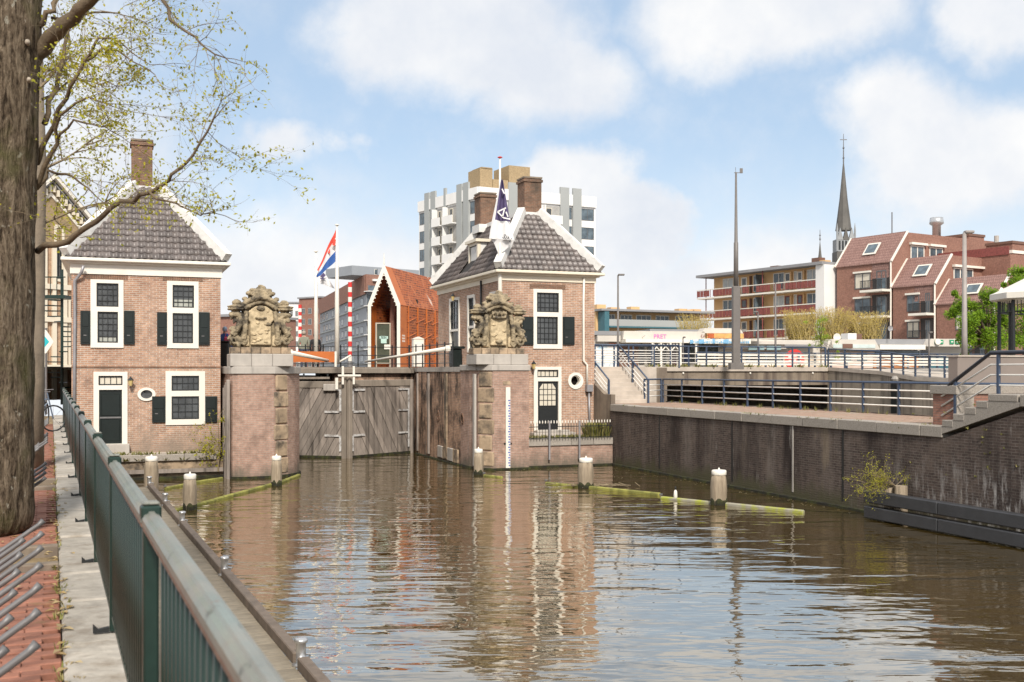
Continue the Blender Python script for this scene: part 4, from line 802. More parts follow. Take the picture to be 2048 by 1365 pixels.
for px in (1911, 1997): p = C.atx(px, 760, 19.25); zt = pts[1][2] - max(0, (p[1] - pts[1][1])) * (pts[1][2] - pts[0][2]) / (pts[0][1] - pts[1][1]); bx(C, 19.22, 19.28, p[1] - .035, p[1] + .035, zt - 1.06, zt - .03).build('post', blue_steel, hr)
railing(hr, C, (19.25, 15.2), (19.25, 10), (ZP, ZP), 3, 1.0, (), first=False)

# stairs beside the right house
sf = thing('concrete_stairs', 'pale concrete stairs beside the right house down to the walkway', 'stairs', C.w((20, 40, ZQ)))
for i in range(9):
    z = ZQ + .172 * (i + 1); bx(C, 19.15, 21.15, 39.6 + i * .30, 39.6 + (i + 1) * .30 - .003, z - .172 - .12, z).build('step', concrete_l, sf, bev=.012)
bx(C, 19.0, 23, 42.32, 46, ZQ - 1, ZG).build('landing', concrete_l, sf); bx(C, 18.95, 19.14, 38.72, 42.3, .5, ZQ + .4).build('side_wall', concrete, sf); MB(C).prism([(18.96, 39.4, ZQ + .4), (18.96, 42.3, ZQ + .4), (18.96, 42.3, ZG + .1)], (.18, 0, 0)).build('string', concrete, sf)
sr = thing('stair_railing', 'blue grey stair railing with white bars beside the right house', 'railing', C.w((20, 40, ZQ)))
for u in (19.25, 21.1):
    railing(sr, C, (u, 39.55), (u, 42.4), (ZQ, ZG), 2, 1.0, (.3, .5, .7), r=.035)
railing(sr, C, (19.25, 42.9), (24.5, 42.9), (ZG, ZG), 4, 1.0, (.3, .52, .75)); railing(sr, C, (21.1, 39.9), (22.5, 41.0), (ZQ, ZQ), 1, 1.0, (.28, .52, .76))

# underpass: concrete edge beam, dark void, wing wall
VB = 50.0; ub0 = C.aty(1262, 740, VB)[0]; ub1 = C.aty(1655, 740, VB)[0]
up = thing('road_bridge', 'stained concrete road bridge edge over a dark underpass on the right', 'bridge', C.w((30, VB, 2)))
bx(C, ub0, ub1, VB, VB + .5, 3.02, 3.80).build('edge_beam', concrete, up); bx(C, ub0 - .02, ub1 + .02, VB - .10, VB + .7, 3.801, 4.04).build('edge_kerb', concrete_l, up)
bx(C, ub0 - 3, ub0, 46.1, VB + 6, -1, ZG - .021).build('abutment', concrete, up); bx(C, ub0 - 6, ub1 + 60, 62, 62.4, -1, ZG - .03).build('back_wall', concrete, up)
bx(C, ub0, ub1, VB + .52, 62, 3.5, ZG - .022).build('deck_slab', concrete, up)
for px in (1366, 1500, 1625): x, _, z = C.aty(px, 747, VB - .01); MB(C).lathe((x, VB - .03, z), [(.04, -.05), (.06, 0), (.04, .05)], 8).build('drip_spout', white, up)
ww = thing('wing_wall', 'curving concrete wing wall sloping down beside the underpass', 'wall', C.w((38, 44, 0)))
wp = [(ub1, VB), (C.aty(1760, 750, 45.5)[0], 45.5), (C.aty(1830, 757, 42.5)[0], 42.5), (C.aty(1920, 758, 39.5)[0], 39.5), (C.aty(2048, 760, 36)[0], 36)]; wz = [4.04, 3.82, 3.52, 3.45, 3.45]
for i in range(4):
    a, b = wp[i], wp[i + 1]; MB(C).prism([(a[0], a[1], -1), (b[0], b[1], -1), (b[0], b[1], wz[i + 1] - .2), (a[0], a[1], wz[i] - .2)], (.3, .35, 0)).build('wall_face', M('wing_concrete%d' % i, (.30, .255, .205), .9, .2, 1.2, bump=.01, bscale=12, streak=((.13, .105, .085), 2.5, .5, .68)), ww); MB(C).prism([(a[0] - .05, a[1] - .06, wz[i] - .2), (b[0] - .05, b[1] - .06, wz[i + 1] - .2), (b[0] - .05, b[1] - .06, wz[i + 1]), (a[0] - .05, a[1] - .06, wz[i])], (.4, .45, 0)).build('cap', concrete_l, ww)
MB(C).poly([(wp[0][0] + .3, VB + .35, ZG - .03)] + [(p[0] + .3, p[1] + .35, z - .03) for p, z in zip(wp[1:], wz[1:])] + [(90, 36, 3.4), (90, 51, ZG - .03), (ub1, 51, ZG - .03)]).build('ramp_surface', concrete_l, ww)
gp = C.aty(1790, 800, 44.5); bx(C, gp[0] - .35, gp[0] + .1, 44.0, 44.4, 0, gp[2] + 1.0).build('gate_guide', black_paint, ww); MB(C).lathe((gp[0] - .1, 44.1, gp[2] + 1.0), [(.35, 0), (.38, .1), (.3, .25)], 12).build('guide_cap', cop_grey, ww)
ur = thing('railing', 'upper blue grey railing with white bars on the road bridge edge', 'railing', C.w((30, VB, ZG)))
railing(ur, C, (22.5, VB + .2), (ub1, VB + .2), (4.04, 4.04), 14, 1.12, (.2, .42, .64), r=.035)
wr = thing('railing', 'railing with white bars curving down along the wing wall', 'railing', C.w((38, 44, 3.5)))
for i in range(4): railing(wr, C, (wp[i][0] + .2, wp[i][1] + .2), (wp[i + 1][0] + .2, wp[i + 1][1] + .2), (wz[i], wz[i + 1]), 3, 1.05, (.2, .42, .64), first=(i == 0), r=.035)
br2 = thing('railing', 'second distant railing with white boards on the far side of the road', 'railing', C.w((34, 58, ZG)))
railing(br2, C, (34.4, 58), (60, 58), (ZG, ZG), 20, 1.0, (), r=.05)
for k in (.25, .45, .65, .85): bx(C, 34.4, 60, 57.93, 57.95, ZG + k - .06, ZG + k + .05).build('white_board', white, br2)

# fender beams with a shrub growing out of the post
fb = thing('fender_beams', 'two black fender beams along the dark quay wall at the right edge', 'fender', C.w((18.3, 18, 0)))
fv0 = C.atx(1726, 990, 18.05)[1]
for j, (z, k) in enumerate(((.58, 0), (.18, 0))):
    v = fv0; n = 0
    while v > 4: L = 3.0 if n else 2.6; bx(C, 18.05, 18.30, v - L, v - .01, z - .155, z + .155).build('beam', black_beam, fb, bev=.025); v -= L; n += 1
for v in (fv0 - .9, fv0 - 5.5):
    MB(C).tube((18.48, v, -1), (18.48, v, .92), .17, .16).build('post', wood_pile, fb); MB(C).tube((18.42, v + .34, -1), (18.42, v + .34, .90), .14, .13).build('post', wood_pile, fb)
sp = C.w((18.45, fv0 - .75, .9)); sb = thing('wall_shrub', 'straggly yellow green shrub growing from the fender post', 'shrub', sp)
def branchlets(mb, lf, p, d, L, depth, r, rad, leafn, ls, droop=0., spread=.7, segs=4):
    pts = [Vector(p)]; q = Vector(p); d = Vector(d).normalized()
    for i in range(segs):
        d = (d + Vector((r.gauss(0, .16), r.gauss(0, .16), r.gauss(0, .13) - droop))).normalized(); q = q + d * L / segs; pts.append(q.copy())
    mb.path(pts, [rad * (1 - .75 * i / segs) for i in range(segs + 1)], 5 if rad > .012 else 3, caps=False)
    if depth:
        for i in range(1, segs + 1):
            for _ in range(2 if i < segs else 3):
                if r.random() < .85:
                    dn = (d * .75 + Vector((r.gauss(0, spread), r.gauss(0, spread), r.gauss(0, spread * .8)))).normalized(); branchlets(mb, lf, pts[i], dn, L * r.uniform(.42, .66), depth - 1, r, rad * .45, leafn, ls, droop, spread, max(2, segs - 1))
    else:
        for _ in range(leafn):
            c = pts[r.randrange(1, len(pts))] + Vector((r.gauss(0, ls), r.gauss(0, ls), r.gauss(0, ls))); leaf(lf, c, ls, r)
def leaf(lf, c, s, r):
    a = Vector((r.gauss(0, 1), r.gauss(0, 1), r.gauss(0, 1))).normalized(); b = a.orthogonal().normalized() * .55; s = s * r.uniform(.6, 1.2); lf.poly([c - a * s, c + b * s, c + a * s, c - b * s])
mb, lf = MB(W), MB(W); r6 = random.Random(3)
for i in range(10): branchlets(mb, lf, sp, (r6.uniform(-1.9, .7), r6.uniform(-.5, .3), r6.uniform(.10, .62)), r6.uniform(.45, .85), 2, r6, .012, 4, .020, .02, .42)
mb.build('stems', twig_m, sb); lf.build('foliage', leaf_y, sb)
wm = MB(C)
for _ in range(45): tuft(wm, (22.5 + rp.uniform(-.15, .1), rp.uniform(21.5, 40), ZQ), 6, .15, .12, w=.008)
for _ in range(40): tuft(wm, (UQ + rp.uniform(-.1, .2), rp.uniform(18, 38), ZQ - .02 + 0), 5, .07, .14, w=.012)
for _ in range(45): tuft(wm, (UQ - .02, rp.uniform(14, 22), rp.uniform(1.2, 3.0)), 5, .05, .07, w=.015)
for _ in range(40): tuft(wm, (rp.uniform(ub0, ub1), VB - .1 + rp.random() * .3, 4.03), 9, .18, .35, w=.03)
tag(wm.build('weeds', grass_m), 'yellow green weeds in the joints of the right quay', 'weeds', kind='stuff')

# street tree at the left edge
tp = S.w((-.60, 10.4 / S.c, ZS)); tr = thing('street_tree', 'large rough barked tree at the left edge with budding branches', 'tree', tp)
trunk = [tp + Vector((-.02, 0, -.1)), tp + Vector((.0, 0, .4)), tp + Vector((.03, 0, 1.6)), tp + Vector((.07, 0, 3.2)), tp + Vector((.10, 0, 4.6)), tp + Vector((.14, .1, 6.5)), tp + Vector((.15, .2, 9))]
mb = MB(W).path(trunk, [.50, .45, .42, .41, .41, .40, .3], 24)
o = mb.build('trunk', bark, tr, True); sm = o.modifiers.new('s', 'SUBSURF'); sm.levels = sm.render_levels = 3; tx = bpy.data.textures.new('barktex', 'CLOUDS'); tx.noise_scale = .16; tx.noise_depth = 3; dmod = o.modifiers.new('d', 'DISPLACE'); dmod.texture = tx; dmod.strength = .06
bmk = MB(W); lfk = MB(W); r7 = random.Random(21); twk = MB(W)
mains = [([(70, 500, 10.3), (135, 483, 10.0), (190, 445, 9.8), (240, 405, 9.6), (300, 387, 9.4), (350, 350, 9.2), (400, 285, 9.1), (437, 215, 9.0)], .034, .007),
         ([(300, 387, 9.4), (345, 410, 9.3), (395, 425, 9.2), (450, 432, 9.1)], .012, .003),
         ([(75, 330, 10.4), (90, 280, 10.3), (130, 195, 10.0), (170, 125, 9.8), (200, 95, 9.7), (250, 110, 9.6), (310, 150, 9.5)], .028, .004),
         ([(170, 125, 9.8), (195, 72, 9.7), (240, 85, 9.6), (300, 130, 9.5)], .016, .003),
         ([(72, 385, 10.4), (105, 310, 10.2), (120, 235, 10.0), (175, 195, 9.8), (230, 215, 9.7)], .028, .004),
         ([(110, 285, 10.2), (150, 240, 10.0), (200, 250, 9.9), (245, 275, 9.8)], .015, .003),
         ([(70, 375, 10.4), (100, 345, 10.4), (145, 355, 10.3), (180, 380, 10.2), (215, 420, 10.1)], .02, .003),
         ([(60, 130, 10.4), (100, 75, 10.2), (145, 35, 10.0), (190, -5, 9.8), (240, -60, 9.6)], .09, .045),
         ([(240, -60, 9.6), (310, -25, 9.3), (340, 35, 9.2), (385, 75, 9.1), (430, 105, 9.0), (480, 130, 9.0)], .022, .003),
         ([(80, 60, 10.3), (105, 20, 10.2), (120, -20, 10.2)], .03, .02), ([(90, 250, 10.5), (110, 180, 10.6), (125, 120, 10.8), (140, 40, 11)], .03, .015),
         ([(110, 40, 10.8), (170, 30, 10.6), (230, 25, 10.4), (290, 45, 10.2)], .015, .003), ([(85, 200, 10.8), (140, 165, 10.9), (200, 165, 10.9), (255, 172, 10.8)], .015, .003)]
for P, ra, rb in mains:
    P = [at(*p) for p in P]; n = len(P); Q = []
    for i in range(n - 1):
        for k in range(3): Q.append(P[i].lerp(P[i + 1], k / 3) + Vector((r7.gauss(0, .012), r7.gauss(0, .03), r7.gauss(0, .012))))
    Q.append(P[-1]); bmk.path(Q, [ra + (rb - ra) * i / (len(Q) - 1) for i in range(len(Q))], 7)
    for i in range(len(Q) // 4, len(Q)):
        d = (Q[min(i + 1, len(Q) - 1)] - Q[i - 1]).normalized()
        for _ in range(2):
            if ra > .08 or r7.random() < .38: continue
            branchlets(twk, lfk, Q[i], d * .5 + Vector((r7.gauss(.2, .55), r7.gauss(0, .5), r7.gauss(.1, .5))), r7.uniform(.25, .62), 1 if r7.random() < .85 else 2, r7, .0042, 3, .019, .0, .5, 4)
bmk.build('limbs', M('limb_bark', (.135, .10, .062), .9, .3, 5, bump=.01), tr, True); twk.build('twigs', twig_m, tr); lfk.build('young_leaves', leaf_y, tr)
kn = MB(W)
for px, py, rr in ((10, 97, .045), (38, 243, .05), (20, 190, .03), (45, 45, .04), (58, 160, .025), (15, 30, .04), (55, 85, .03), (35, 330, .02)):
    c = at(px, py, 10.02); dirv = (Vector((0, 0, c.z)) - c); dirv.z = 0; dirv.normalize(); u = Vector((-dirv.y, dirv.x, 0)); c = c + dirv * .0
    kn.path([c - dirv * .2, c + dirv * .03], [rr, rr * .75], 10)
kn.build('cut_branch_knots', M('pale_knot', (.36, .31, .25), .9, .25, 20), tr, True)
p2 = S.w((-.30, 17.2 / S.c, ZS)); t2 = thing('street_tree', 'second slimmer trunk just behind the large left tree', 'tree', p2)
MB(W).path([p2, p2 + Vector((.05, 0, 2)), p2 + Vector((.1, 0, 5)), p2 + Vector((-.1, .3, 9))], [.2, .16, .14, .08], 12).build('trunk', M('smooth_bark', (.21, .17, .125), .9, .25, 4, bump=.01), t2, True)
mb, lf = MB(W), MB(W)
for i in range(10): branchlets(mb, lf, p2 + Vector((.1, 0, r7.uniform(3.2, 8.5))), (r7.uniform(-1, 1), r7.uniform(-1, 1), r7.uniform(.1, .9)), r7.uniform(.7, 1.5), 2, r7, .03, 3, .035, 0, .6)
mb.build('limbs', twig_m, t2); lf.build('young_leaves', leaf_y, t2)
# sapling beside the pier and left house
p3 = C.w((3.45, 39.0, .2)); t3 = thing('wall_shrub', 'thin leggy sapling between the left house and its pier', 'shrub', p3); mb, lf = MB(W), MB(W)
mb.path([p3, p3 + Vector((.03, 0, .8)), p3 + Vector((.0, 0, 1.9))], [.03, .025, .012], 6)
for i in range(16): branchlets(mb, lf, p3 + Vector((.02, 0, r7.uniform(.3, 1.9))), (r7.uniform(-1.2, .5), r7.uniform(-.7, .1), r7.uniform(-.1, .8)), r7.uniform(.3, .8), 1, r7, .009, 4, .045, .03, .5)
mb.build('stems', twig_m, t3); lf.build('foliage', leaf_y, t3)

# ------------------------------------------------------------------ background buildings
def two(px0, Z0, px1, Z1):                               # facade frame from the surveyed depth of its two ends, x to the right, y away
    a, b = at(px0, HY, Z0), at(px1, HY, Z1); f = Fr(math.degrees(math.atan2(b.y - a.y, b.x - a.x)), a.x, a.y); f.L = (b - a).length; return f
def win(parent, fr, r, n=2, g=glass_b, fm=white, y=0, e=.07, m=0):
    x0, x1, z0, z1 = r; w = MB(fr)
    w.box(x0, x1, y - .05, y - .001, z0, z0 + e); w.box(x0, x1, y - .05, y - .001, z1 - e, z1)
    for i in range(n + 1): x = x0 + (x1 - x0 - e) * i / n; w.box(x, x + e, y - .045, y - .002, z0 + e, z1 - e)
    if m: w.box(x0 + e, x1 - e, y - .046, y - .003, z0 + (z1 - z0) * m, z0 + (z1 - z0) * m + e)
    o = w.build('window', fm, parent); MB(fr).poly([(x0 + .02, y - .02, z0 + .02), (x1 - .02, y - .02, z0 + .02), (x1 - .02, y - .02, z1 - .02), (x0 + .02, y - .02, z1 - .02)]).build('pane', g, o); return o
XP = lambda fr, px, y=0: fr.aty(px, HY, y)[0]

# tower block
FL = two(838, 162, 957, 148.5); FR = two(957, 148.5, 1191, 157.5)
tb = thing('tower_block', 'white high rise block with grey fins behind the right house', 'building', at(957, HY, 150) * 1); 
corner = FL.w((FL.L, 0, 0)); rend = FR.w((FR.L, 0, 0)); lend = FL.w((0, 0, 0)); back = lend + (rend - corner)
MB(W).prism([(lend.x, lend.y, ZG), (corner.x, corner.y, ZG), (rend.x, rend.y, ZG), (back.x, back.y, ZG)], (0, 0, 29.7 - ZG)).build('wall', white_wall, tb)
zt = 29.7; frame_d = M('dark_window_frame', (.12, .12, .125), .5)
def cols(fr, spec, x0p):
    for kind, a, b in spec:
        xa, xb = XP(fr, 820 + a / 4.55), XP(fr, 820 + b / 4.55)
        if kind == 'f': bx(fr, xa, xb, -.3, -.002, ZG, zt + 1.2).build('fin', grey_panel, tb); continue
        for k in range(7):
            zb = 26.3 - 2.8 * k
            if zb < 8: continue
            if kind == 'w': win(tb, fr, (xa, xb, zb, zb + 1.75), max(2, round((xb - xa) / 1.1)), glass_b, frame_d)
            elif kind == 's': win(tb, fr, (xa, xb, zb, zb + 1.75), 1, glass_b, frame_d)
            else:
                o = bx(fr, xa, xb, -1.0, -.9, zb - 1.0, zb + .25).build('balcony', white_wall, tb); bx(fr, xa, xb, -.899, -.002, zb - 1.0, zb - .85).build('slab', white_wall, o); bx(fr, xa, xa + .1, -.899, -.002, zb - .849, zb + 1.7).build('screen', white_wall, o)
                MB(fr).poly([(xa + .1, -.006, zb - .84), (xb, -.006, zb - .84), (xb, -.006, zb + 1.75), (xa + .1, -.006, zb + 1.75)]).build('recess', M('recess_grey%d' % len(MATS), (.36, .35, .33), .8) if 'recess_grey' not in MATS else MATS['recess_grey'], o); w_ = xb - xa; win(o, fr, (xa + w_ * .2, xa + w_ * .55, zb - .8, zb + 1.4), 1, glass_d, cream, y=-.01)
M('recess_grey', (.36, .35, .33), .8)
cols(FL, [('w', 90, 140), ('f', 145, 185), ('s', 184, 198), ('f', 201, 243), ('b', 245, 318), ('f', 320, 338), ('b', 341, 434), ('f', 437, 483), ('s', 484, 495), ('f', 498, 545), ('w', 550, 628)], 0)
cols(FR, [('w', 700, 770), ('f', 890, 972), ('w', 978, 1040), ('b', 1060, 1130), ('b', 1205, 1358), ('f', 1360, 1440), ('s', 1444, 1472), ('f', 1475, 1552), ('w', 1556, 1672)], 0)
bx(FR, -.1, FR.L, -.25, -.001, 28.3, 29.9).build('parapet', white_wall, tb); bx(FL, 0, FL.L, -.25, -.001, 28.3, 29.9).build('parapet', white_wall, tb)
for a, b, t_, d in ((960, 985, 337, 4), (986, 1016, 360, 5), (1018, 1060, 333, 5)):
    ph = bx(FR, XP(FR, a, 3), XP(FR, b, 3), 3, 3 + d, 29.71, FR.aty((a + b) / 2, t_, 3)[2]).build('penthouse', brick_yellow, tb)
bx(FR, XP(FR, 962, 3), XP(FR, 984, 3), 2.9, 6, FR.aty(970, 337, 3)[2] + .002, FR.aty(970, 335, 3)[2]).build('penthouse_cap', brick_yellow, tb)

# long grey flats on the left behind the pavilion
GL = two(640, 272, 733, 200); GR = two(733, 200, 775, 203)
gf = thing('grey_flats', 'long silver grey apartment row with balconies behind the striped pole', 'building', at(733, HY, 205))
c0, c1, c2 = GL.w((0, 0, 0)), GL.w((GL.L, 0, 0)), GR.w((GR.L, 0, 0)); bk = c0 + (c2 - c1)
MB(W).prism([(p.x, p.y, ZG) for p in (c0, c1, c2, bk)], (0, 0, 18.2)).build('wall', silver, gf)
for i in range(6):
    z = 5.6 + i * 2.75
    bx(GL, 0, GL.L, -.3, -.002, z - .5, z - .3).build('floor_band', grey_panel if i < 5 else brick_red, gf)
    for j in range(13):
        x = 2 + j * (GL.L - 4) / 13; 
        if (i + j) % 4 != 3: win(gf, GL, (x, x + 3.2, z, z + 1.5), 2, glass_d if (i * 3 + j) % 3 else glass_b, frame_d, e=.15)
    zz = z - .3; o = bx(GR, -.6, GR.L, -1.6, -.01, zz - .15, zz).build('balcony', white_wall, gf); bx(GR, -.6, GR.L, -1.6, -1.55, zz + .01, zz + 1.0).build('balcony_panel', glass_b, o); MB(GR).poly([(1.5, -.012, zz + .01), (GR.L, -.012, zz + .01), (GR.L, -.012, zz + 2.5), (1.5, -.012, zz + 2.5)]).build('brick_infill', brick_red, o)
    win(gf, GR, (.1, 1.3, z - .2, z + 1.8), 1, glass_b, frame_d)
bx(GL, 0, GL.L + .3, -.4, -.303, 18.5, 22.2).build('top_storey', brick_red, gf); bx(GR, -.3, GR.L, -.4, -.02, 18.9, 22.25).build('top_storey', brick_red, gf); bx(GR, 1, GR.L, -.9, -.41, 21.0, 21.4).build('canopy', white_wall, gf)
bx(GR, -2, GR.L + 10, 2, 12, 22.2, 24.0).build('roof_storey', silver, gf); win(gf, GR, (3, 6.5, 22.5, 23.6), 3, glass_b, white, y=2)
bx(GL, GL.L - 14, GL.L - 2, 2.5, 8, 22.2, 23.6).build('roof_storey', silver, gf)
for pxa, Za, pxb, Zb, ytop, mat, nm, lb in ((598, 290, 642, 285, 597, brick_red, 'brick_flats', 'distant red brick block left of the grey flats'), (566, 300, 600, 300, 607, white_wall, 'pale_flats', 'distant pale block beside the left carved stone'), (436, 170, 470, 168, 634, brick_red, 'brick_terrace', 'distant brick terrace glimpsed left of the left pier')):
    f = two(pxa, Za, pxb, Zb); t = thing(nm, lb, 'building', f.w((f.L / 2, 0, ZG))); H = f.aty((pxa + pxb) / 2, ytop, 0)[2]; bx(f, 0, f.L, 0, 14, ZG, H).build('wall', mat, t); bx(f, -.3, f.L + .3, -.4, 14.3, H, H + .4).build('roof_edge', roof_grey, t)
    for i in range(int((H - 5) / 2.9)):
        for j in range(3): x = f.L * (.12 + .3 * j); win(t, f, (x, x + f.L * .16, 5 + i * 2.9, 6.6 + i * 2.9), 2, glass_d, grey_panel, e=.12)

# rust orange pavilion
OF = Fr(-14.8, *at(737, HY, 61)[:2]); OW = 1.95; OD = 8.5
op = thing('orange_pavilion', 'narrow orange steel gabled pavilion with lattice sides and white gable boards', 'pavilion', OF.w((OW / 2, 0, ZG)))
ez = OF.aty(737, 611, 0)[2]; rz = OF.aty(763, 532, 0)[2]
lat, q, p_ = base_mat('orange_lattice'); uvn = q.add('ShaderNodeUVMap').outputs[0]; bt = q.add('ShaderNodeTexBrick', {'Vector': uvn, 'Color1': (.36, .085, .02, 1), 'Color2': (.13, .035, .012, 1), 'Mortar': (.46, .125, .03, 1), 'Scale': 1.0, 'Mortar Size': .03, 'Brick Width': .42, 'Row Height': .15})
cc = q.mix(q.rng(q.noise(uvn, 1.6, 3, .6), .54, .62), bt.outputs['Color'], (.46, .14, .045)); cc = q.mix(q.rng(q.noise(uvn, .55, 2, .5), .66, .70), cc, (.70, .52, .42)); q.l.new(cc, p_.inputs['Base Color']); p_.inputs['Roughness'].default_value = .6
lb_ = q.add('ShaderNodeBump', {'Strength': 1.0, 'Distance': .04, 'Height': bt.outputs['Fac']}); q.l.new(lb_.outputs[0], p_.inputs['Normal'])
for sx in (0, 1):
    xa = OW if sx else 0; s = 1 if sx else -1
    bx(OF, *sorted((xa, xa - s * .06)), 0, 1.1, ZG, ez).build('side_panel', rust_o, op); bx(OF, *sorted((xa, xa - s * .06)), 1.102, OD, ZG, ez).build('lattice_wall', lat, op)
    for a, b, m, nm in ((0, 1.1, rust_o, 'roof_panel'), (1.102, OD, lat, 'lattice_roof')): MB(OF).prism([(xa, a, ez), (xa, b, ez), (OW / 2, b, rz), (OW / 2, a, rz)], (0, 0, -.07)).build(nm, m, op)
    g = [(xa, ZG), (xa, ez), (OW / 2, rz + .05)]; w_ = .17 * s
    MB(OF).prism([(xa + .02 * s, -.06, ZG), (xa + .02 * s, -.06, ez + .03), (OW / 2, -.06, rz + .12), (OW / 2, -.06, rz - .42), (xa - w_, -.06, ez - .1), (xa - w_, -.06, ZG)][::s], (0, .055, 0)).build('gable_board', white, op)
    for k in range(9):                                   # scallops along the board
        kk = (k + .5) / 9; cx_ = xa - w_ + (OW / 2 - xa + w_) * kk; cz_ = ez - .1 + (rz - .42 - ez + .1) * kk; MB(OF).lathe((cx_, -.03, cz_ - .06), [(.06, 0), (.06, .06)], 10, 1, .25).build('scallop', white, op)
for zz in (5.2, 6.1, 7.0):
    for k in range(5): MB(OF).tube((OW + .03, 1.2 + k * 1.45, zz - .3), (OW + .03, 2.6 + k * 1.45, zz), .03, n=5).build('diagonal_strut', rust_o, op)
for k in range(5): bx(OF, OW + .002, OW + .05, 1.3 + k * 1.6, 1.42 + k * 1.6, ZG, ez).build('upright', rust_o, op)
bx(OF, .4, OW - .1, 3.2, 3.3, ZG, ez + .5).build('dark_back', black_paint, op); MB(OF).path([(.75, 2, ZG), (.85, 1.6, 6.4), (1.1, 1.3, 8.2), (1.25, 1.2, 9)], [.16, .18, .22, .15], 8).build('inner_column', brick_red, op)
bx(OF, .061, .4, 3.1, 3.19, ZG, ez).build('inner_wall', rust_d, op); MB(OF).path([(OW / 2, -.03, rz + .1), (OW / 2, -.03, rz + .75)], [.05, .01], 6).build('finial', white, op)
for k in range(3):
    for j in range(3): bx(OF, OW + .003, OW + .01, .35 + .17 * j, .45 + .17 * j, 5.5 + k * .16, 5.6 + k * .16).build('emblem_mark', white, op)
gd = two(751, 58, 781, 58.3); gt = thing('glass_notice_frame', 'framed glass notice with a pale shirt in front of the orange pavilion', 'notice', gd.w((gd.L / 2, 0, ZG))); gh = gd.aty(766, 646, 0)[2]
for a in ((0, .07, -.05, .05, ZG, gh), (gd.L - .07, gd.L, -.05, .05, ZG, gh), (.07, gd.L - .07, -.05, .05, gh - .07, gh), (.07, gd.L - .07, -.05, .05, ZG + .2, ZG + .27)): bx(gd, *a).build('frame_bar', M('tan_frame%d' % len(MATS), (.42, .36, .28), .5), gt)
bx(gd, .07, gd.L - .07, .0, .02, ZG + .27, gh - .07).build('pane', glass('green_tinted_pane', (.05, .055, .04)), gt); bx(gd, .3, .62, -.03, -.002, 5.35, 5.75).build('shirt', M('mint_cloth', (.45, .62, .55), .8), gt); bx(gd, .22, .7, -.03, -.002, 5.6, 5.74).build('shirt_sleeves', MATS['mint_cloth'], gt); bx(gd, .48, .82, -.06, -.031, 5.02, 5.28).build('notice_card', white, gt)

# things on the lock side
def C_at(px, py, v): return C.aty(px, py, v)
cb = C_at(836, 720, 50); ct = thing('white_cabinet', 'white electric cabinet on the lock side before the orange pavilion', 'cabinet', C.w((cb[0], 50, ZG))); bx(C, cb[0] - .27, cb[0] + .27, 49.8, 50.2, ZG, 5.38).build('box', white, ct, bev=.03); MB(C).prism([(cb[0] - .29, 49.78, 5.381), (cb[0] + .29, 49.78, 5.381), (cb[0], 49.78, 5.5)], (0, .44, 0)).build('hood', white, ct); bx(C, cb[0] - .2, cb[0] + .2, 49.785, 49.799, 4.2, 5.2).build('cabinet_door', lead, ct)
gw = C_at(911, 720, 41.6); gx = 13.55; wv = C.atx(911, 720, gx)[1]
wt = thing('gate_winch', 'dark green winch housing at the right lock wall edge', 'winch', C.w((gx, wv, 3.98))); bx(C, gx - .22, gx + .22, wv - .25, wv + .25, 3.98, 4.75).build('housing', green_dark, wt, bev=.04); bx(C, gx - .33, gx + .33, wv - .33, wv + .33, 4.751, 4.86).build('lid', green_dark, wt, bev=.03); bx(C, gx + .221, gx + .26, wv - .15, wv + .15, 4.0, 4.5).build('hatch', black_paint, wt)
def lockrail(u0, v0, u1, v1, label, n=10, h=.95, posts=6):
    t = thing('iron_railing', label, 'railing', C.w(((u0 + u1) / 2, (v0 + v1) / 2, ZG)), 'black iron railings round the lock')
    for k in (h, .55, .15): MB(C).tube((u0, v0, ZG + k), (u1, v1, ZG + k), .02, n=6).build('rail', black_paint, t)
    for i in range(posts + 1): x = u0 + (u1 - u0) * i / posts; y = v0 + (v1 - v0) * i / posts; MB(C).tube((x, y, ZG - .02), (x, y, ZG + h + .1), .032, n=6).build('post', black_paint, t)
lockrail(13.15, 41.8, 13.15, 48.7, 'black iron railing along the right lock wall'); lockrail(6.6, 49.0, 13.2, 49.0, 'black iron railing on the near edge of the lock bridge', posts=8)
lockrail(4.2, 42.4, 6.2, 42.4, 'short black railing behind the left carved stone', posts=3)
def bar(name, label, p, q, r, mat, cat, extra=None):
    t = thing(name, label, cat, p); MB(W).path([p, q], r, 6).build('beam', mat, t, True)
    if extra: extra(t)
    return t
def cw(p):
    def f(t): MB(W).lathe((p[0], p[1], p[2] - .12), [(.1, 0), (.13, .1), (.1, .24)], 8).build('end_weight', white, t)
    return f
a, b = at(730, 724, 47.5), at(896, 697, 43.5); bar('balance_beam', 'white sloping balance beam over the right lock wall', a, b, [.05, .09], white, 'beam', cw(b))
a, b = at(583, 706, 43.5), at(672, 725, 47); bar('balance_beam', 'white sloping balance beam across the orange board', a, b, [.10, .06], white, 'beam', cw(b)); a, b = at(676, 726, 47.2), at(702, 711, 47.4); bar('balance_beam', 'short white beam rising beside the flagpole foot', a, b, .05, white, 'beam')
ob = two(585, 45.8, 669, 46.4); o = thing('orange_board', 'orange board with white edge behind the left balance beam', 'board', ob.w((ob.L / 2, 0, ZG))); bx(ob, 0, ob.L, 0, .06, 4.20, 4.67).build('panel', rust_o, o); bx(ob, -.08, -.002, -.02, .08, ZG, 4.75).build('white_post', white, o); bx(ob, ob.L + .002, ob.L + .09, -.02, .08, ZG, 4.68).build('white_post', white, o)
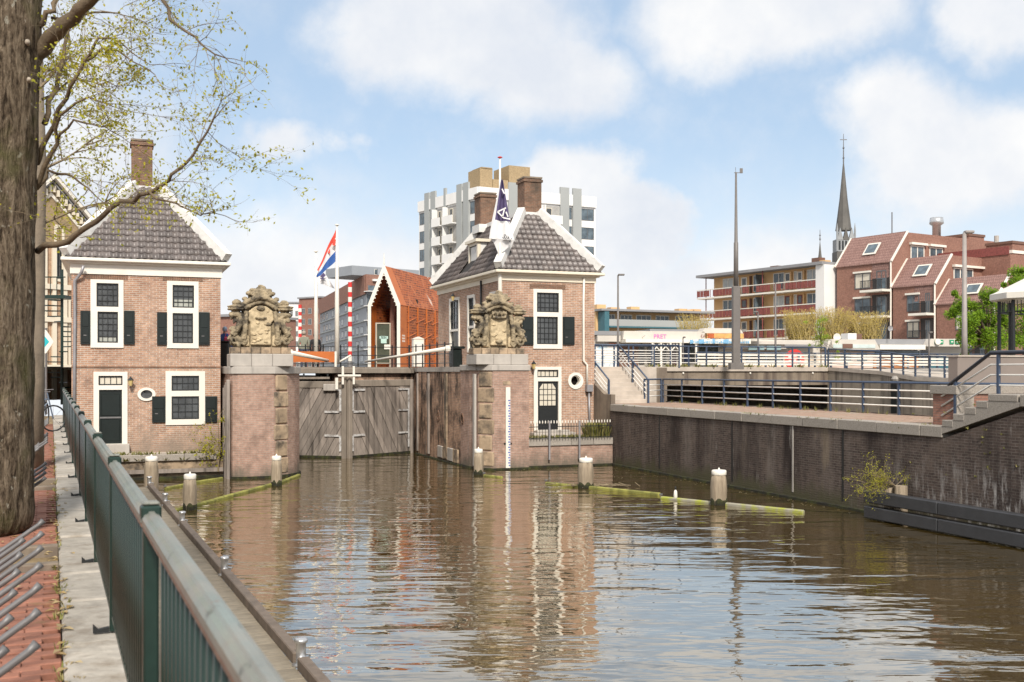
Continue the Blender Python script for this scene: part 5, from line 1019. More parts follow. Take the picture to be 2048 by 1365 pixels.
def striped(px, Z, pyt, label):
    p = at(px, 738, Z); t = thing('striped_pole', label, 'pole', (p.x, p.y, ZG), 'red and white barrier poles'); top = EYE + (HY - pyt) / F * Z; n = 16; h = (top - ZG - .3) / n
    for i in range(n): MB(W).lathe((p.x, p.y, ZG + .3 + i * h), [(.10, 0), (.10, h - .001)], 16).build('red_band' if i % 2 else 'white_band', red_paint if i % 2 else white, t)
    MB(W).lathe((p.x, p.y, ZG), [(.16, 0), (.12, .3)], 10).build('foot', steel, t)
striped(700, 52, 565, 'tall red and white striped barrier pole right of the flagpole'); striped(600, 60, 610, 'red and white striped pole behind the left carved stone')
# flag poles and flags
def cloth(name, mat_rows, parent, P, mats):
    # P[row][col] world points; mat_rows picks a material per face
    mb = MB(W); nr, nc = len(P), len(P[0]); mb.v = [tuple(p) for r_ in P for p in r_]; idx = []
    for i in range(nr - 1):
        for j in range(nc - 1): mb.f.append([i * nc + j, i * nc + j + 1, (i + 1) * nc + j + 1, (i + 1) * nc + j]); idx.append(mat_rows(i, j))
    return mb.build(name, mats, parent, True, midx=idx)
def pole(px, Z, pyb, pyt, r, label, cap=red_paint):
    p = at(px, pyb, Z); top = EYE + (HY - pyt) / F * Z; t = thing('flagpole', label, 'flagpole', (p.x, p.y, p.z), 'white flagpoles'); MB(W).path([(p.x, p.y, p.z), (p.x, p.y, p.z + (top - p.z) * .45), (p.x, p.y, top)], [r, r * .85, r * .35], 10).build('pole_shaft', white, t, True); MB(W).lathe((p.x, p.y, top), [(.03, 0), (.10, .02), (.10, .05), (.02, .08)], 8).build('pole_cap', cap, t); return t
pole(674, 47, 728, 452, .115, 'white flagpole carrying the red white and blue flag', white); pole(632, 49, 728, 505, .11, 'shorter white flagpole left of the tricolour flag', white)
fpZ = C.w((14.1, 40.6, 0)).y; pole(1000, fpZ, 725, 317, .10, 'tall white flagpole before the right house corner')
def lerp(a, b, k): return tuple(x + (y - x) * k for x, y in zip(a, b))
def sheet(tl, tr, bl, br_, nr, nc, wave=.12, seed=0):
    P = []
    for i in range(nr + 1):
        row = []
        for j in range(nc + 1):
            k, l = i / nr, j / nc; q = lerp(lerp(tl, tr, l), lerp(bl, br_, l), k); q = at(*q); q.y += wave * math.sin(l * 7 + k * 3 + seed) * min(1, l * 2); row.append(q)
        P.append(row)
    return P
f1 = thing('tricolour_flag', 'red white and blue flag hanging slanted from the white flagpole', 'flag', at(655, 500, 47))
edges = [((674, 452), (634, 540)), ((674, 468), (636, 543)), ((674, 497), (633, 551)), ((674, 519), (633, 556))]
for k, (mt, nm) in enumerate(((flag_r, 'red_stripe'), (flag_w, 'white_stripe'), (blue_paint, 'blue_stripe'))):
    (a, b), (c, d_) = edges[k], edges[k + 1]; P = []
    for i in range(5):
        row = []
        for j in range(13):
            l = j / 12; kk = i / 4; bow = math.sin(l * math.pi) * (-7 + 4 * (k + kk)); px = (a[0] + (b[0] - a[0]) * l) * (1 - kk) + (c[0] + (d_[0] - c[0]) * l) * kk - bow * .6; py = (a[1] + (b[1] - a[1]) * l) * (1 - kk) + (c[1] + (d_[1] - c[1]) * l) * kk + bow
            q = at(px, py, 47); q.y += .10 * math.sin(l * 9 + k * .4); row.append(q)
        P.append(row)
    cloth(nm, lambda i, j: 0, f1, P, [mt])
em = MB(W)
for pts in ([(668, 478), (664, 490), (670, 492), (672, 480)], [(660, 497), (655, 506), (660, 508)]): em.poly([at(px, py, 46.85) for px, py in pts])
em.build('red_emblem', flag_r, f1)
f2 = thing('white_flag', 'white flag with dark emblem drooping under the tricolour flag', 'flag', at(650, 560, 49))
cloth('cloth', lambda i, j: 0, f2, sheet((634, 541, 49), (646, 543, 49), (636, 566, 49), (670, 578, 49), 6, 10, .15), [flag_w]); em = MB(W)
for pts in ([(640, 553), (647, 546), (652, 551), (645, 557)], [(639, 556), (643, 560), (658, 555), (648, 557)]): em.poly([at(px, py, 48.7) for px, py in pts])
em.build('dark_emblem', purple, f2)
f3 = thing('lock_house_flag', 'purple and white flag with a letter A hanging from the tall flagpole', 'flag', at(1000, 450, fpZ)); Zf = fpZ - .15
rows = [(1001, 1006, 360), (996, 1010, 385), (990, 1015, 412), (984, 1020, 440), (981, 1024, 458), (978, 1029, 478)]
P = []
for l, r_, y in rows:
    P.append([at(l + (r_ - l) * j / 12, y + (4 * j / 12 if y > 430 else 0), Zf) + Vector((0, .10 * math.sin(j * .9 + y * .02), 0)) for j in range(13)])
cloth('cloth', lambda i, j: 0 if (i < 3 and j > 1) else 1, f3, P, [purple, flag_w])
cloth('folded_corner', lambda i, j: 0, f3, [[at(980 + 49 * j / 8, 476 + 4 * j / 8, Zf + .02) for j in range(9)], [at(988 + 36 * j / 8, 487 + 2 * j / 8, Zf + .1) for j in range(9)], [at(996 + 10 * j / 8, 506 - 2 * j / 8, Zf + .15) for j in range(9)]], [flag_w])
lg = MB(W)
def stroke(a, b, w=1.3):
    a, b = Vector(a), Vector(b); d2 = (b - a).normalized(); n2 = Vector((-d2.y, d2.x)) * w; lg.poly([at(q.x, q.y, Zf - .16) for q in (a - n2, b - n2, b + n2, a + n2)])
for s_ in (((995, 424), (1012, 416)), ((995, 424), (1007, 436)), ((1009, 418), (1005, 434)), ((1007, 436), (1021, 439)), ((1012, 424), (1016, 434)), ((1004, 378), (1009, 388))): stroke(*s_)
lg.build('white_logo', flag_w, f3); text('flag_lettering', 'SIN', .26, f3, W, at(1014, 477, Zf - .1), black_paint, .002, -30)

# people
def person(label, px, pyh, Z, h, top, legs, hair, face_away=True, yaw=0, arm=0):
    p = at(px, pyh, Z); zf = p.z - h; t = thing('person', label, 'person', (p.x, p.y, zf)); s = h / 1.75
    me = bpy.data.meshes.new('body'); V = [(0, 0, .95), (0, 0, 1.15), (0, .0, 1.38), (0, 0, 1.50), (0, -.01, 1.60), (0, -.01, 1.70), (.19, 0, 1.41), (.25, .03, 1.12), (.22, -.06, .88), (.21, -.08, .80), (-.19, 0, 1.41), (-.25, .03, 1.12), (-.22, -.06 - arm, .88 + arm), (-.20, -.1 - arm, .82 + arm), (.10, 0, .88), (.11, -.02, .5), (.11, .02, .09), (.12, -.12, .04), (-.10, 0, .88), (-.11, .02, .5), (-.11, .04, .09), (-.12, -.10, .04)]
    E = [(0, 1), (1, 2), (2, 3), (3, 4), (4, 5), (2, 6), (6, 7), (7, 8), (8, 9), (2, 10), (10, 11), (11, 12), (12, 13), (0, 14), (14, 15), (15, 16), (16, 17), (0, 18), (18, 19), (19, 20), (20, 21)]
    RAD = [(.16, .12), (.165, .12), (.17, .11), (.06, .06), (.085, .10), (.075, .09), (.075, .07), (.06, .055), (.045, .045), (.035, .02), (.075, .07), (.06, .055), (.045, .045), (.035, .02), (.10, .10), (.075, .075), (.055, .055), (.05, .035), (.10, .10), (.075, .075), (.055, .055), (.05, .035)]
    me.from_pydata([tuple(c * s for c in v) for v in V], E, []); me.update(); o = bpy.data.objects.new('body', me); link(o, t); o.rotation_euler = (0, 0, R(180 if face_away else 0) + yaw)
    sk = o.modifiers.new('skin', 'SKIN'); me.skin_vertices  # skin layer
    for i, rd in enumerate(RAD): me.skin_vertices[0].data[i].radius = (rd[0] * s, rd[1] * s)
    me.skin_vertices[0].data[0].use_root = True; sb2 = o.modifiers.new('sub', 'SUBSURF'); sb2.levels = sb2.render_levels = 2
    skin_c = (.50, .32, .24); m, q, p_ = base_mat('clothes_%d' % len(MATS)); gz = q.add('ShaderNodeSeparateXYZ', {0: q.add('ShaderNodeTexCoord').outputs['Object']}).outputs[2]
    c = q.mix(q.math('GREATER_THAN', gz, .92 * s), legs, top); c = q.mix(q.math('GREATER_THAN', gz, 1.49 * s), c, skin_c); c = q.mix(q.math('LESS_THAN', gz, .08 * s), c, (.03, .03, .03)); q.l.new(c, p_.inputs['Base Color']); p_.inputs['Roughness'].default_value = .85; me.materials.append(m)
    hb = MB(W); hc = Vector((p.x, p.y + (-.03 if face_away else .03), zf + 1.665 * s)); hb.lathe(hc, [(.02, -.10), (.085, -.07), (.105, 0), (.09, .07), (.03, .115)], 10); hb.build('hair', M('hair_%d' % len(MATS), hair, .7), t, True)
person('person in a grey green jacket seen from behind on the lock', 608, 663, 50, 1.78, (.22, .22, .17), (.05, .06, .10), (.32, .27, .22)); person('person in a black jacket and dark hat seen from behind on the lock', 631, 668, 50, 1.70, (.02, .019, .022), (.03, .03, .035), (.025, .022, .022), yaw=.25)
person('person in a blue jacket with a pink bag beside the left house', 450, 655, 42.5, 1.72, (.06, .12, .38), (.03, .04, .09), (.32, .40, .50), yaw=-.4, arm=.1)
bg_ = at(456, 680, 42.2); bt_ = thing('shoulder_bag', 'pink shoulder bag carried by the person in blue', 'bag', bg_); bx(W, bg_.x - .14, bg_.x + .14, bg_.y - .12, bg_.y + .02, bg_.z - .22, bg_.z + .12).build('bag_body', M('pink_cloth', (.62, .08, .16), .7), bt_, bev=.05)
MB(W).path([(bg_.x - .1, bg_.y - .05, bg_.z + .1), (bg_.x - .05, bg_.y - .02, bg_.z + .42), (bg_.x + .08, bg_.y - .05, bg_.z + .1)], .015, 5).build('bag_strap', MATS['pink_cloth'], bt_)
bn = at(449, 705, 41.8); bb = thing('litter_bin', 'tall black bin standing between the left house and its pier', 'bin', (bn.x, bn.y, ZG)); bx(W, bn.x - .22, bn.x + .22, bn.y - .2, bn.y + .2, ZG, 4.95).build('bin_body', black_paint, bb, bev=.04); bx(W, bn.x - .24, bn.x + .24, bn.y - .22, bn.y + .22, 4.951, 5.02).build('bin_lid', black_paint, bb, bev=.02)

# cream gabled house behind the left house, with its iron stair
CF = two(40, 56, 205, 60); cg = thing('gabled_building', 'cream and brick gabled building behind the left tree', 'building', CF.w((CF.L / 2, 0, ZS)))
ap = CF.aty(100, 350, 0); er = CF.aty(206, 475, 0); xl = 2 * ap[0] - er[0]
cgh = [rect(CF, 112, 124, 455, 560), rect(CF, 140, 152, 600, 735)]
MB(CF).wall(xl, er[0], ZS, er[2] - .6, 0, cgh).build('wall', brick('cream_brick', (.52, .31, .19), (.45, .26, .155), (.55, .46, .35)), cg)
MB(CF).prism([(xl, -.02, er[2] - .6), (er[0], -.02, er[2] - .6), (ap[0], -.02, ap[2] - .7)], (0, .3, 0)).build('gable', brick_yellow, cg); bx(CF, xl + .3, er[0] - .3, .3, 8, ZS, er[2] - .62).build('dark_interior', black_paint, cg)
for s_ in (0, 1):
    e_ = (er[0], er[2]) if s_ else (xl, er[2])
    for k, (dz, th, yy, m) in enumerate(((0, .22, -.55, white), (-.34, .10, -.3, roof_grey), (-.95, .22, -.12, white))): MB(CF).prism([(e_[0], yy, e_[1] + dz), (ap[0], yy, ap[2] + dz), (ap[0], yy, ap[2] + dz - th), (e_[0], yy, e_[1] + dz - th)], (0, .3, 0)).build('rake_board', m, cg)
    for k in range(14): kk = (k + .5) / 14; cx_ = e_[0] + (ap[0] - e_[0]) * kk; cz_ = e_[1] + (ap[2] - e_[1]) * kk; bx(CF, cx_ - .07, cx_ + .07, -.28, -.02, cz_ - .85, cz_ - .5).build('bracket', cream, cg)
    MB(CF).prism([(e_[0], -.5, e_[1] + .03), (ap[0], -.5, ap[2] + .03), (ap[0], -.5, ap[2] + .1), (e_[0], -.5, e_[1] + .1)], (0, 9, 0)).build('roof', roof_grey, cg)
for i, r in enumerate(cgh):
    window(cg, CF, (r[0] - .12, r[1] + .12, r[2] - .1, r[3] + .12), [((r[0] + .02, r[1] - .02, r[2] + .05, r[3] - .05), 2, 4)], fm=cream)
for px in (88, 107, 128, 150, 166): x = XP(CF, px); bx(CF, x - .12, x + .12, -.14, -.01, ZS, er[2] - .65).build('pilaster', cream, cg)
for y_ in (575, 640, 735): z = CF.aty(120, y_, 0)[2]; bx(CF, xl, er[0], -.2, -.142, z - .14, z + .14).build('stone_band', cream, cg)
ist = thing('iron_stair', 'dark green iron stair and balcony between the tree and the left house', 'stair', at(120, 742, 50)); 
p = at(124, 742, 49.5); MB(W).tube((p.x, p.y, ZS), (p.x, p.y, 8.6), .07, n=8).build('newel', green_rail, ist)
for k in range(20): a = k * .55; z = ZS + .3 + k * .24; MB(W).prism([(p.x, p.y, z), (p.x + .75 * math.cos(a), p.y + .75 * math.sin(a), z), (p.x + .75 * math.cos(a + .5), p.y + .75 * math.sin(a + .5), z)], (0, 0, .05)).build('tread', green_rail, ist)
bx(W, p.x - 1.6, p.x + .35, p.y - .5, p.y + .5, 7.2, 7.36).build('balcony_slab', green_rail, ist)
for k in range(7): MB(W).tube((p.x - 1.55 + k * .3, p.y - .45, 7.36), (p.x - 1.55 + k * .3, p.y - .45, 8.2), .02, n=5).build('baluster', green_rail, ist)
MB(W).tube((p.x - 1.6, p.y - .45, 8.2), (p.x + .35, p.y - .45, 8.2), .03, n=6).build('handrail', green_rail, ist)
sg = at(91, 684, 38); sgt = thing('direction_sign', 'white sign with turquoise arrow beside the trunk', 'sign', (sg.x, sg.y, ZS)); bx(W, sg.x - .03, sg.x + .03, sg.y + .02, sg.y + .08, ZS, sg.z + .5).build('post', steel, sgt); MB(W).prism([(sg.x - .4, sg.y, sg.z - .45), (sg.x + .02, sg.y, sg.z - .42), (sg.x + .3, sg.y, sg.z), (sg.x + .02, sg.y, sg.z + .42), (sg.x - .4, sg.y, sg.z + .45)], (0, .02, 0)).build('board', white, sgt); MB(W).prism([(sg.x - .35, sg.y - .006, sg.z - .28), (sg.x - .1, sg.y - .006, sg.z - .28), (sg.x + .14, sg.y - .006, sg.z), (sg.x - .1, sg.y - .006, sg.z + .28), (sg.x - .35, sg.y - .006, sg.z + .28), (sg.x - .12, sg.y - .006, sg.z)], (0, .005, 0)).build('arrow', M('turquoise_print', (.02, .42, .48), .4), sgt)
def bicycle(label, u, v, rz):
    f = S.sub((u, v), rz); t = thing('bicycle', label, 'bicycle', f.w((0, 0, ZS)))
    for x in (-.52, .52):
        w_ = MB(f).path([(x + .33 * math.cos(a * .3142), 0, ZS + .35 + .33 * math.sin(a * .3142)) for a in range(21)], .022, 6).build('wheel', black_paint, t, True); sp_ = MB(f)
        for a in range(8): sp_.tube((x, 0, ZS + .35), (x + .32 * math.cos(a * .785), 0, ZS + .35 + .32 * math.sin(a * .785)), .004, n=3)
        sp_.build('spokes', steel, w_)
    fr_ = MB(f)
    for a, b in (((-.52, .35), (-.1, .33)), ((-.1, .33), (-.2, .9)), ((-.2, .78), (.38, .85)), ((-.1, .33), (.38, .75)), ((.36, 1.02), (.52, .35)), ((-.52, .35), (-.19, .75))): fr_.tube((a[0], 0, ZS + a[1]), (b[0], 0, ZS + b[1]), .018, n=6)
    fr_.build('frame', M('bicycle_paint%d' % len(MATS), (.12, .16, .22), .4), t); MB(f).path([(.30, -.28, ZS + 1.05), (.36, -.1, ZS + 1.04), (.36, .1, ZS + 1.04), (.30, .28, ZS + 1.05)], .014, 6).build('handlebar', steel, t); MB(f).lathe((-.21, 0, ZS + .9), [(.1, 0), (.12, .04), (.08, .07)], 8, 1.2, .7).build('saddle', black_paint, t); MB(f).path([(-.1, -.12, ZS + .33), (-.1, .12, ZS + .33)], .02, 6).build('crank', steel, t)
bicycle('dark bicycle parked across the far end of the pavement', -.28, 32.5, 75); bicycle('bicycle leaning in the farthest rack by the kerb', -.42, 29.5, 25)

# ------------------------------------------------------------------ right side background
# low teal flats
TF = two(1192, 118, 1400, 124); tf = thing('teal_flats', 'low flats with teal end wall and glazed balconies behind the shops', 'building', TF.w((TF.L / 2, 0, ZG)))
z2 = lambda py: TF.aty(1300, py, 0)[2]
bx(TF, 0, TF.L, 0, 10, ZG, z2(626)).build('wall', ochre, tf); bx(TF, -.2, TF.L + 1, -1.6, 10.2, z2(626), z2(622)).build('roof_edge', roof_grey, tf); bx(TF, XP(TF, 1196), XP(TF, 1205), -1.5, -.01, ZG, z2(627)).build('end_wall', teal, tf)
for a, b in ((1207, 1230), (1240, 1264), (1272, 1302), (1311, 1338), (1350, 1380)): win(tf, TF, (XP(TF, a), XP(TF, b), z2(650), z2(631)), 3, glass_b, white, e=.1)
bx(TF, XP(TF, 1205), TF.L, -1.5, -1.42, z2(655), z2(642)).build('balcony_front', grey_panel, tf); bx(TF, XP(TF, 1205), TF.L, -1.6, -.01, z2(658), z2(655) - .01).build('balcony_slab', teal, tf)
for px, h in ((1194, 12), (1222, 8), (1262, 10), (1358, 9), (1372, 8), (1386, 9)): x = XP(TF, px, 4); bx(TF, x, x + 1.2, 4, 5, z2(622) + .001, z2(622) + h * .07).build('roof_stack', ochre, tf)
MB(TF).prism([(XP(TF, 1290, 6), 6, z2(622)), (XP(TF, 1348, 6), 6, z2(622)), (XP(TF, 1335, 6), 6, z2(614)), (XP(TF, 1322, 6), 6, z2(613))], (0, 3, 0)).build('roof_house', tile_red, tf)

# low shops along the road
SF = two(1180, 72, 1935, 78); zz = lambda px, py, y=0: SF.aty(px, py, y)[2]
def shop(name, label, a, b, ytop, mat=shop_w, fas=None):
    t = thing(name, label, 'shop', SF.w((XP(SF, (a + b) / 2), 0, ZG)), 'low shops along the road'); m = (a + b) / 2; x0_, x1_ = XP(SF, a), XP(SF, b); bx(SF, x0_ + .01, x1_ - .01, 0, 7, ZG, zz(m, ytop)).build('wall', mat, t); return t
def sbox(t, nm, mat, a, b, c, d, y0=-.12, y1=-.002): m = (a + b) / 2; return bx(SF, XP(SF, a), XP(SF, b), y0, y1, zz(m, d), zz(m, c)).build(nm, mat, t)
def trap(t, a, b, c, d, sl, mat=shop_w, y0=-1.0, y1=-.01, nm='fascia'):  # slanting fascia
    m = (a + b) / 2; return MB(SF).prism([(XP(SF, a), y0, zz(m, d)), (XP(SF, b), y0, zz(m, d)), (XP(SF, b - sl), y0, zz(m, c)), (XP(SF, a + sl), y0, zz(m, c))], (0, y1 - y0, 0)).build(nm, mat, t)
brown = M('brown_shutter', (.16, .085, .06), .7, .1, 2); art = M('blue_print', (.30, .45, .55), .7, .5, 1.5, col2=(.74, .72, .70), fac=(.4, .5))
s1 = shop('shop', 'pale kiosk with blue painted shutter next to the right house', 1180, 1237, 672); sbox(s1, 'painted_shutter', art, 1190, 1236, 692, 737); sbox(s1, 'canopy', shop_w, 1190, 1236, 672, 684, -.6); sbox(s1, 'roof_edge', roof_grey, 1180, 1237, 663, 671, -.5, 6); sbox(s1, 'orange_mark', rust_o, 1217, 1231, 687, 691.5, -.2, -.121)
s3 = shop('shop', 'white shop with brown shutter and arched porch behind the railing', 1237, 1400, 668); sbox(s3, 'roller_shutter', brown, 1238, 1275, 690, 735); trap(s3, 1237, 1400, 664, 680, 2); sbox(s3, 'canopy_edge', white, 1237, 1400, 680.5, 687, -1.6); sbox(s3, 'roof_edge', roof_grey, 1300, 1402, 659, 667.9, 0, 6)
for a, b in ((1277, 1288), (1295, 1303), (1307, 1320), (1326, 1332)): sbox(s3, 'window', glass_d, a, b, 690, 728)
sbox(s3, 'door', glass('dark_red_glass', (.05, .02, .035)), 1344, 1351, 700, 735); sbox(s3, 'window', glass_d, 1363, 1389, 688, 725); sbox(s3, 'door', glass('blue_dark_glass', (.02, .03, .07)), 1367, 1378, 690, 735, -.14, -.121)
for px in (1304, 1321, 1340, 1360, 1391): x = XP(SF, px, -1.6); bx(SF, x - .06, x + .06, -1.75, -1.63, ZG, zz(px, 687, -1.6)).build('porch_post', white, s3)
for a, b in ((1304, 1321), (1340, 1360), (1321, 1340)):
    xa, xb = XP(SF, a, -1.6), XP(SF, b, -1.6); zt_ = zz(a, 688, -1.6)
    for x, s_ in ((xa, 1), (xb, -1)): MB(SF).tube((x, -1.69, zt_ - .55), (x + s_ * .5, -1.69, zt_ - .02), .045, n=5).build('porch_brace', white, s3)
pink = M('pink_lettering', (.55, .12, .42), .6); text('shop_lettering', 'PRET', .42, s3, SF, (XP(SF, 1320, -1), -1.02, zz(1320, 674, -1)), pink)
s4 = shop('shop', 'shop with orange signboard and blue white awning behind the tall mast', 1400, 1640, 680); trap(s4, 1392, 1475, 658, 668, 7); sbox(s4, 'signboard', M('ochre_board', (.55, .30, .10), .6, .3, 3), 1402, 1475, 668.5, 678, -1.05, -.9); sbox(s4, 'sign_patch', rust_d, 1404, 1416, 668.7, 677.5, -1.09, -1.051)
text('shop_lettering', 'EAT!', .30, s4, SF, (XP(SF, 1410, -1.1), -1.095, zz(1410, 673, -1.1)), M('dark_red_lettering', (.14, .02, .01), .6)); aw = M('blue_print_b', (.20, .42, .62), .6, .1, 2)
for i in range(22): a = 1380 + i * 5.5; x = XP(SF, a, -1.8); bx(SF, x, XP(SF, a + 5.3, -1.8), -1.85 - .02 * (i % 2), -1.78, zz(a, 688, -1.8), zz(a, 680 - (i % 3), -1.8)).build('awning_panel', aw if i in (0, 3, 4, 8, 12, 13, 17) else white, s4)
mk_ = MB(SF); ra = random.Random(2)
for i in range(34): x = XP(SF, 1384 + i * 3.4, -1.9); mk_.box(x, x + ra.uniform(.05, .1), -1.895, -1.88, zz(1450, 687, -1.8), zz(1450, 682 + ra.random() * 2, -1.8))
mk_.build('awning_marks', aw, s4); bx(SF, XP(SF, 1380), XP(SF, 1500), -1.77, -.15, zz(1440, 681), zz(1440, 680)).build('awning_top', white, s4)
sbox(s4, 'window', glass_d, 1398, 1435, 689, 735); trap(s4, 1440, 1560, 684, 698, 6, nm='fascia'); trap(s4, 1460, 1632, 684, 690, 3, y0=-1.2, y1=-1.01, nm='fascia_edge')
for a, b in ((1484, 1515), (1520, 1548)): sbox(s4, 'window', M('teal_pane%d' % a, (.25, .36, .37), .15), a, b, 693, 701, -1.1, -1.01); 
sbox(s4, 'window', glass_b, 1490, 1560, 705, 730); sbox(s4, 'shop_front', M('cream_front', (.62, .50, .38), .7), 1400, 1640, 712, 737, -.1)
sbox(s4, 'roof_edge', roof_grey, 1556, 1625, 684, 694, -.6, 6)
rs = thing('red_sign', 'round red advertising board with white marks behind the railing', 'sign', SF.w((XP(SF, 1589, -3), -3, ZG))); c_ = SF.aty(1589, 720, -3); MB(SF).path([(c_[0], -3.05, c_[2]), (c_[0], -2.95, c_[2])], .72, 20).build('board', red_paint, rs); mk_ = MB(SF)
for i, (dx, dz, w_) in enumerate(((-.38, .22, .2), (-.02, .28, .3), (.36, .22, .24), (-.36, -.1, .22), (0, -.05, .18), (.34, -.1, .22), (0, -.45, .5))): mk_.box(c_[0] + dx - w_ / 2, c_[0] + dx + w_ / 2, -3.07, -3.055, c_[2] + dz - .07, c_[2] + dz + .07)
mk_.build('white_marks', white, rs)
s5 = shop('shop', 'white pavilion with slanting fascias before the willow hedge', 1640, 1835, 690); trap(s5, 1640, 1652, 682, 698, 3); trap(s5, 1640, 1745, 680, 700, 10); sbox(s5, 'fascia_panel', M('pale_teal_panel', (.52, .60, .58), .6), 1652, 1735, 690, 697, -1.05, -1.002); sbox(s5, 'vent', brown, 1670, 1690, 689, 697, -1.08, -1.051)
sbox(s5, 'roof_edge', roof_grey, 1738, 1845, 679, 690, -.4, 6); sbox(s5, 'canopy', white, 1745, 1835, 690.5, 700, -1.0); sbox(s5, 'shop_front', M('orange_brown_front', (.40, .17, .07), .6, .3, .4), 1745, 1835, 712, 737); sbox(s5, 'shop_front', M('cream_front_b', (.60, .47, .40), .7, .2, .5), 1640, 1744, 704, 737); sbox(s5, 'window', glass_b, 1750, 1835, 702, 711)
for a in (1650, 1680, 1712): sbox(s5, 'window', glass_b, a, a + 20, 706, 724, -.16, -.121)
s6 = shop('shop', 'shop with green signs and round sign beside the grey lamp post', 1835, 1935, 690); trap(s6, 1838, 1926, 679, 694, 8); 
for a, b in ((1853, 1869), (1882, 1890), (1893, 1914)): o = sbox(s6, 'green_sign', M('green_sign%d' % a, (.02, .25, .12), .5), a, b, 681, 689, -1.08, -1.001); sbox(s6, 'sign_marks', white, a + 2, b - 2, 684, 686, -1.1, -1.081)
c_ = SF.aty(1875, 684, -1.1); MB(SF).path([(c_[0], -1.18, c_[2]), (c_[0], -1.1, c_[2])], .22, 16).build('round_sign', white, s6); sbox(s6, 'shop_front', teal, 1860, 1935, 716, 737); sbox(s6, 'window', glass_d, 1836, 1858, 702, 737)
def dish(label, px, py, r, fr_mat=zinc, y=-1):
    c = SF.aty(px, py, y); t = thing('satellite_dish', label, 'satellite dish', SF.w((c[0], y, c[2])), 'satellite dishes on the shops'); b = MB(SF); n = 16; b.v.append((c[0], y + .12, c[2]))
    for k in (0.5, 1):
        for j in range(n): a = 6.2832 * j / n; b.v.append((c[0] + r * k * math.cos(a), y + .12 - .22 * r * k * k, c[2] + r * k * math.sin(a)))
    for j in range(n): b.f.append([0, 1 + j, 1 + (j + 1) % n]); b.f.append([1 + j, 1 + n + j, 1 + n + (j + 1) % n, 1 + (j + 1) % n])
    b.build('dish', fr_mat, t, True); MB(SF).tube((c[0], y + .15, c[2] - r - .5), (c[0], y + .15, c[2]), .03, n=6).build('mast', steel, t); MB(SF).tube((c[0], y + .1, c[2] - r), (c[0] + .05, y - .5, c[2] - .1), .015, n=4).build('feed_arm', steel, t)
dish('large grey satellite dish above the white shop', 1284, 669, .25); dish('white satellite dish on the pavilion before the willows', 1675, 675, .29, white); dish('grey satellite dish near the brick flats', 1782, 657, .20)
xa = XP(SF, 1712, 1); ac = thing('roof_unit', 'boxy white and brown vent unit on the pavilion roof', 'vent unit', SF.w((xa, 1, zz(1712, 680)))); bx(SF, XP(SF, 1696, 1), XP(SF, 1713, 1), 1, 2, zz(1712, 681), zz(1712, 666)).build('white_box', white_wall, ac); bx(SF, XP(SF, 1713, 1) + .01, XP(SF, 1724, 1), 1, 2, zz(1712, 681), zz(1712, 667)).build('brown_box', brown, ac)

# ochre flats with red balconies
v0 = 97.0; of = thing('ochre_flats', 'ochre four storey flats with long dark red balconies', 'building', A.w((A.aty(1530, HY, v0)[0], v0, ZG)))
ax = lambda px, y=v0: A.aty(px, HY, y)[0]; az = lambda px, py, y=v0: A.aty(px, py, y)[2]
xl, xr = ax(1428), ax(1650); rows_ = [13.6, 10.75, 7.9, 5.05]; top = 16.3
bx(A, xl, xr, v0, v0 + 9, ZG, top).build('wall', ochre, of); bx(A, ax(1394, v0 - 1.7), xr + 1.2, v0 - 1.9, v0 + 9.2, top + .002, top + .35).build('roof_edge', roof_grey, of); bx(A, xr + .003, xr + 1.3, v0 - 1.6, v0 + 9, ZG, top).build('end_wall', white_wall, of); 
lay_ = [('w', 1446, 1467), ('w', 1470, 1478), ('d', 1483, 1494), ('w', 1507, 1521), ('g', 1527, 1540), ('w', 1547, 1569), ('d', 1570, 1581), ('w', 1588, 1594), ('d', 1595, 1605), ('w', 1614, 1637), ('d', 1638, 1649)]
for i, z in enumerate(rows_):
    for k, a, b in lay_:
        xa, xb = ax(a), ax(b)
        if k == 'w': win(of, A, (xa, xb, z + .35, z + 2.45), 2, glass_b if (a + i) % 3 else M('curtain_glass%d%d' % (a, i), (.42, .45, .45), .2, .2, .8), white, y=v0, e=.1)
        elif k == 'g': bx(A, xa, xa + .06, v0 - 1.45, v0 - .05, z + .05, z + 2.4).build('glass_screen', glass_b, of)
        else: win(of, A, (xa, xb, z + .1, z + 2.35), 1, glass_d, red_panel if i % 2 else white, y=v0, e=.14, m=.5)
    for px in (1503, 1525, 1584, 1610): bx(A, ax(px) - .1, ax(px) + .1, v0 - .3, v0 - .06, z + .02, z + 2.4).build('pilaster', brown if px % 2 else ochre, of)
    yb = v0 - 1.6; xa = ax(1394, yb); o = bx(A, xa, xr, yb, v0 - .003, z - .18, z + .02).build('balcony', white, of)
    bx(A, xa, xr, yb - .02, yb + .06, z + .98, z + 1.08).build('balcony_rail', white, o)
    n = 34
    for j in range(n):
        if rng.random() < .8: q0 = xa + (xr - xa) * j / n; bx(A, q0 + .04, q0 + (xr - xa) / n - .04, yb + .01, yb + .04, z + .12, z + .93).build('balcony_panel', red_panel, o)
    for j in range(9): q0 = xa + (xr - xa) * j / 8 - (.06 if j == 8 else 0); bx(A, q0, q0 + .05, yb - .01, yb + .05, z + .021, z + .98).build('baluster_post', red_panel, o)
MB(A).tube((ax(1412, v0 - 1), v0 - 1, ZG), (ax(1412, v0 - 1), v0 - 1, top), .07, n=6).build('steel_post', red_panel, of); MB(A).tube((ax(1525, v0 - 1.5), v0 - 1.5, ZG), (ax(1525, v0 - 1.5), v0 - 1.5, top), .07, n=6).build('steel_post', red_panel, of)
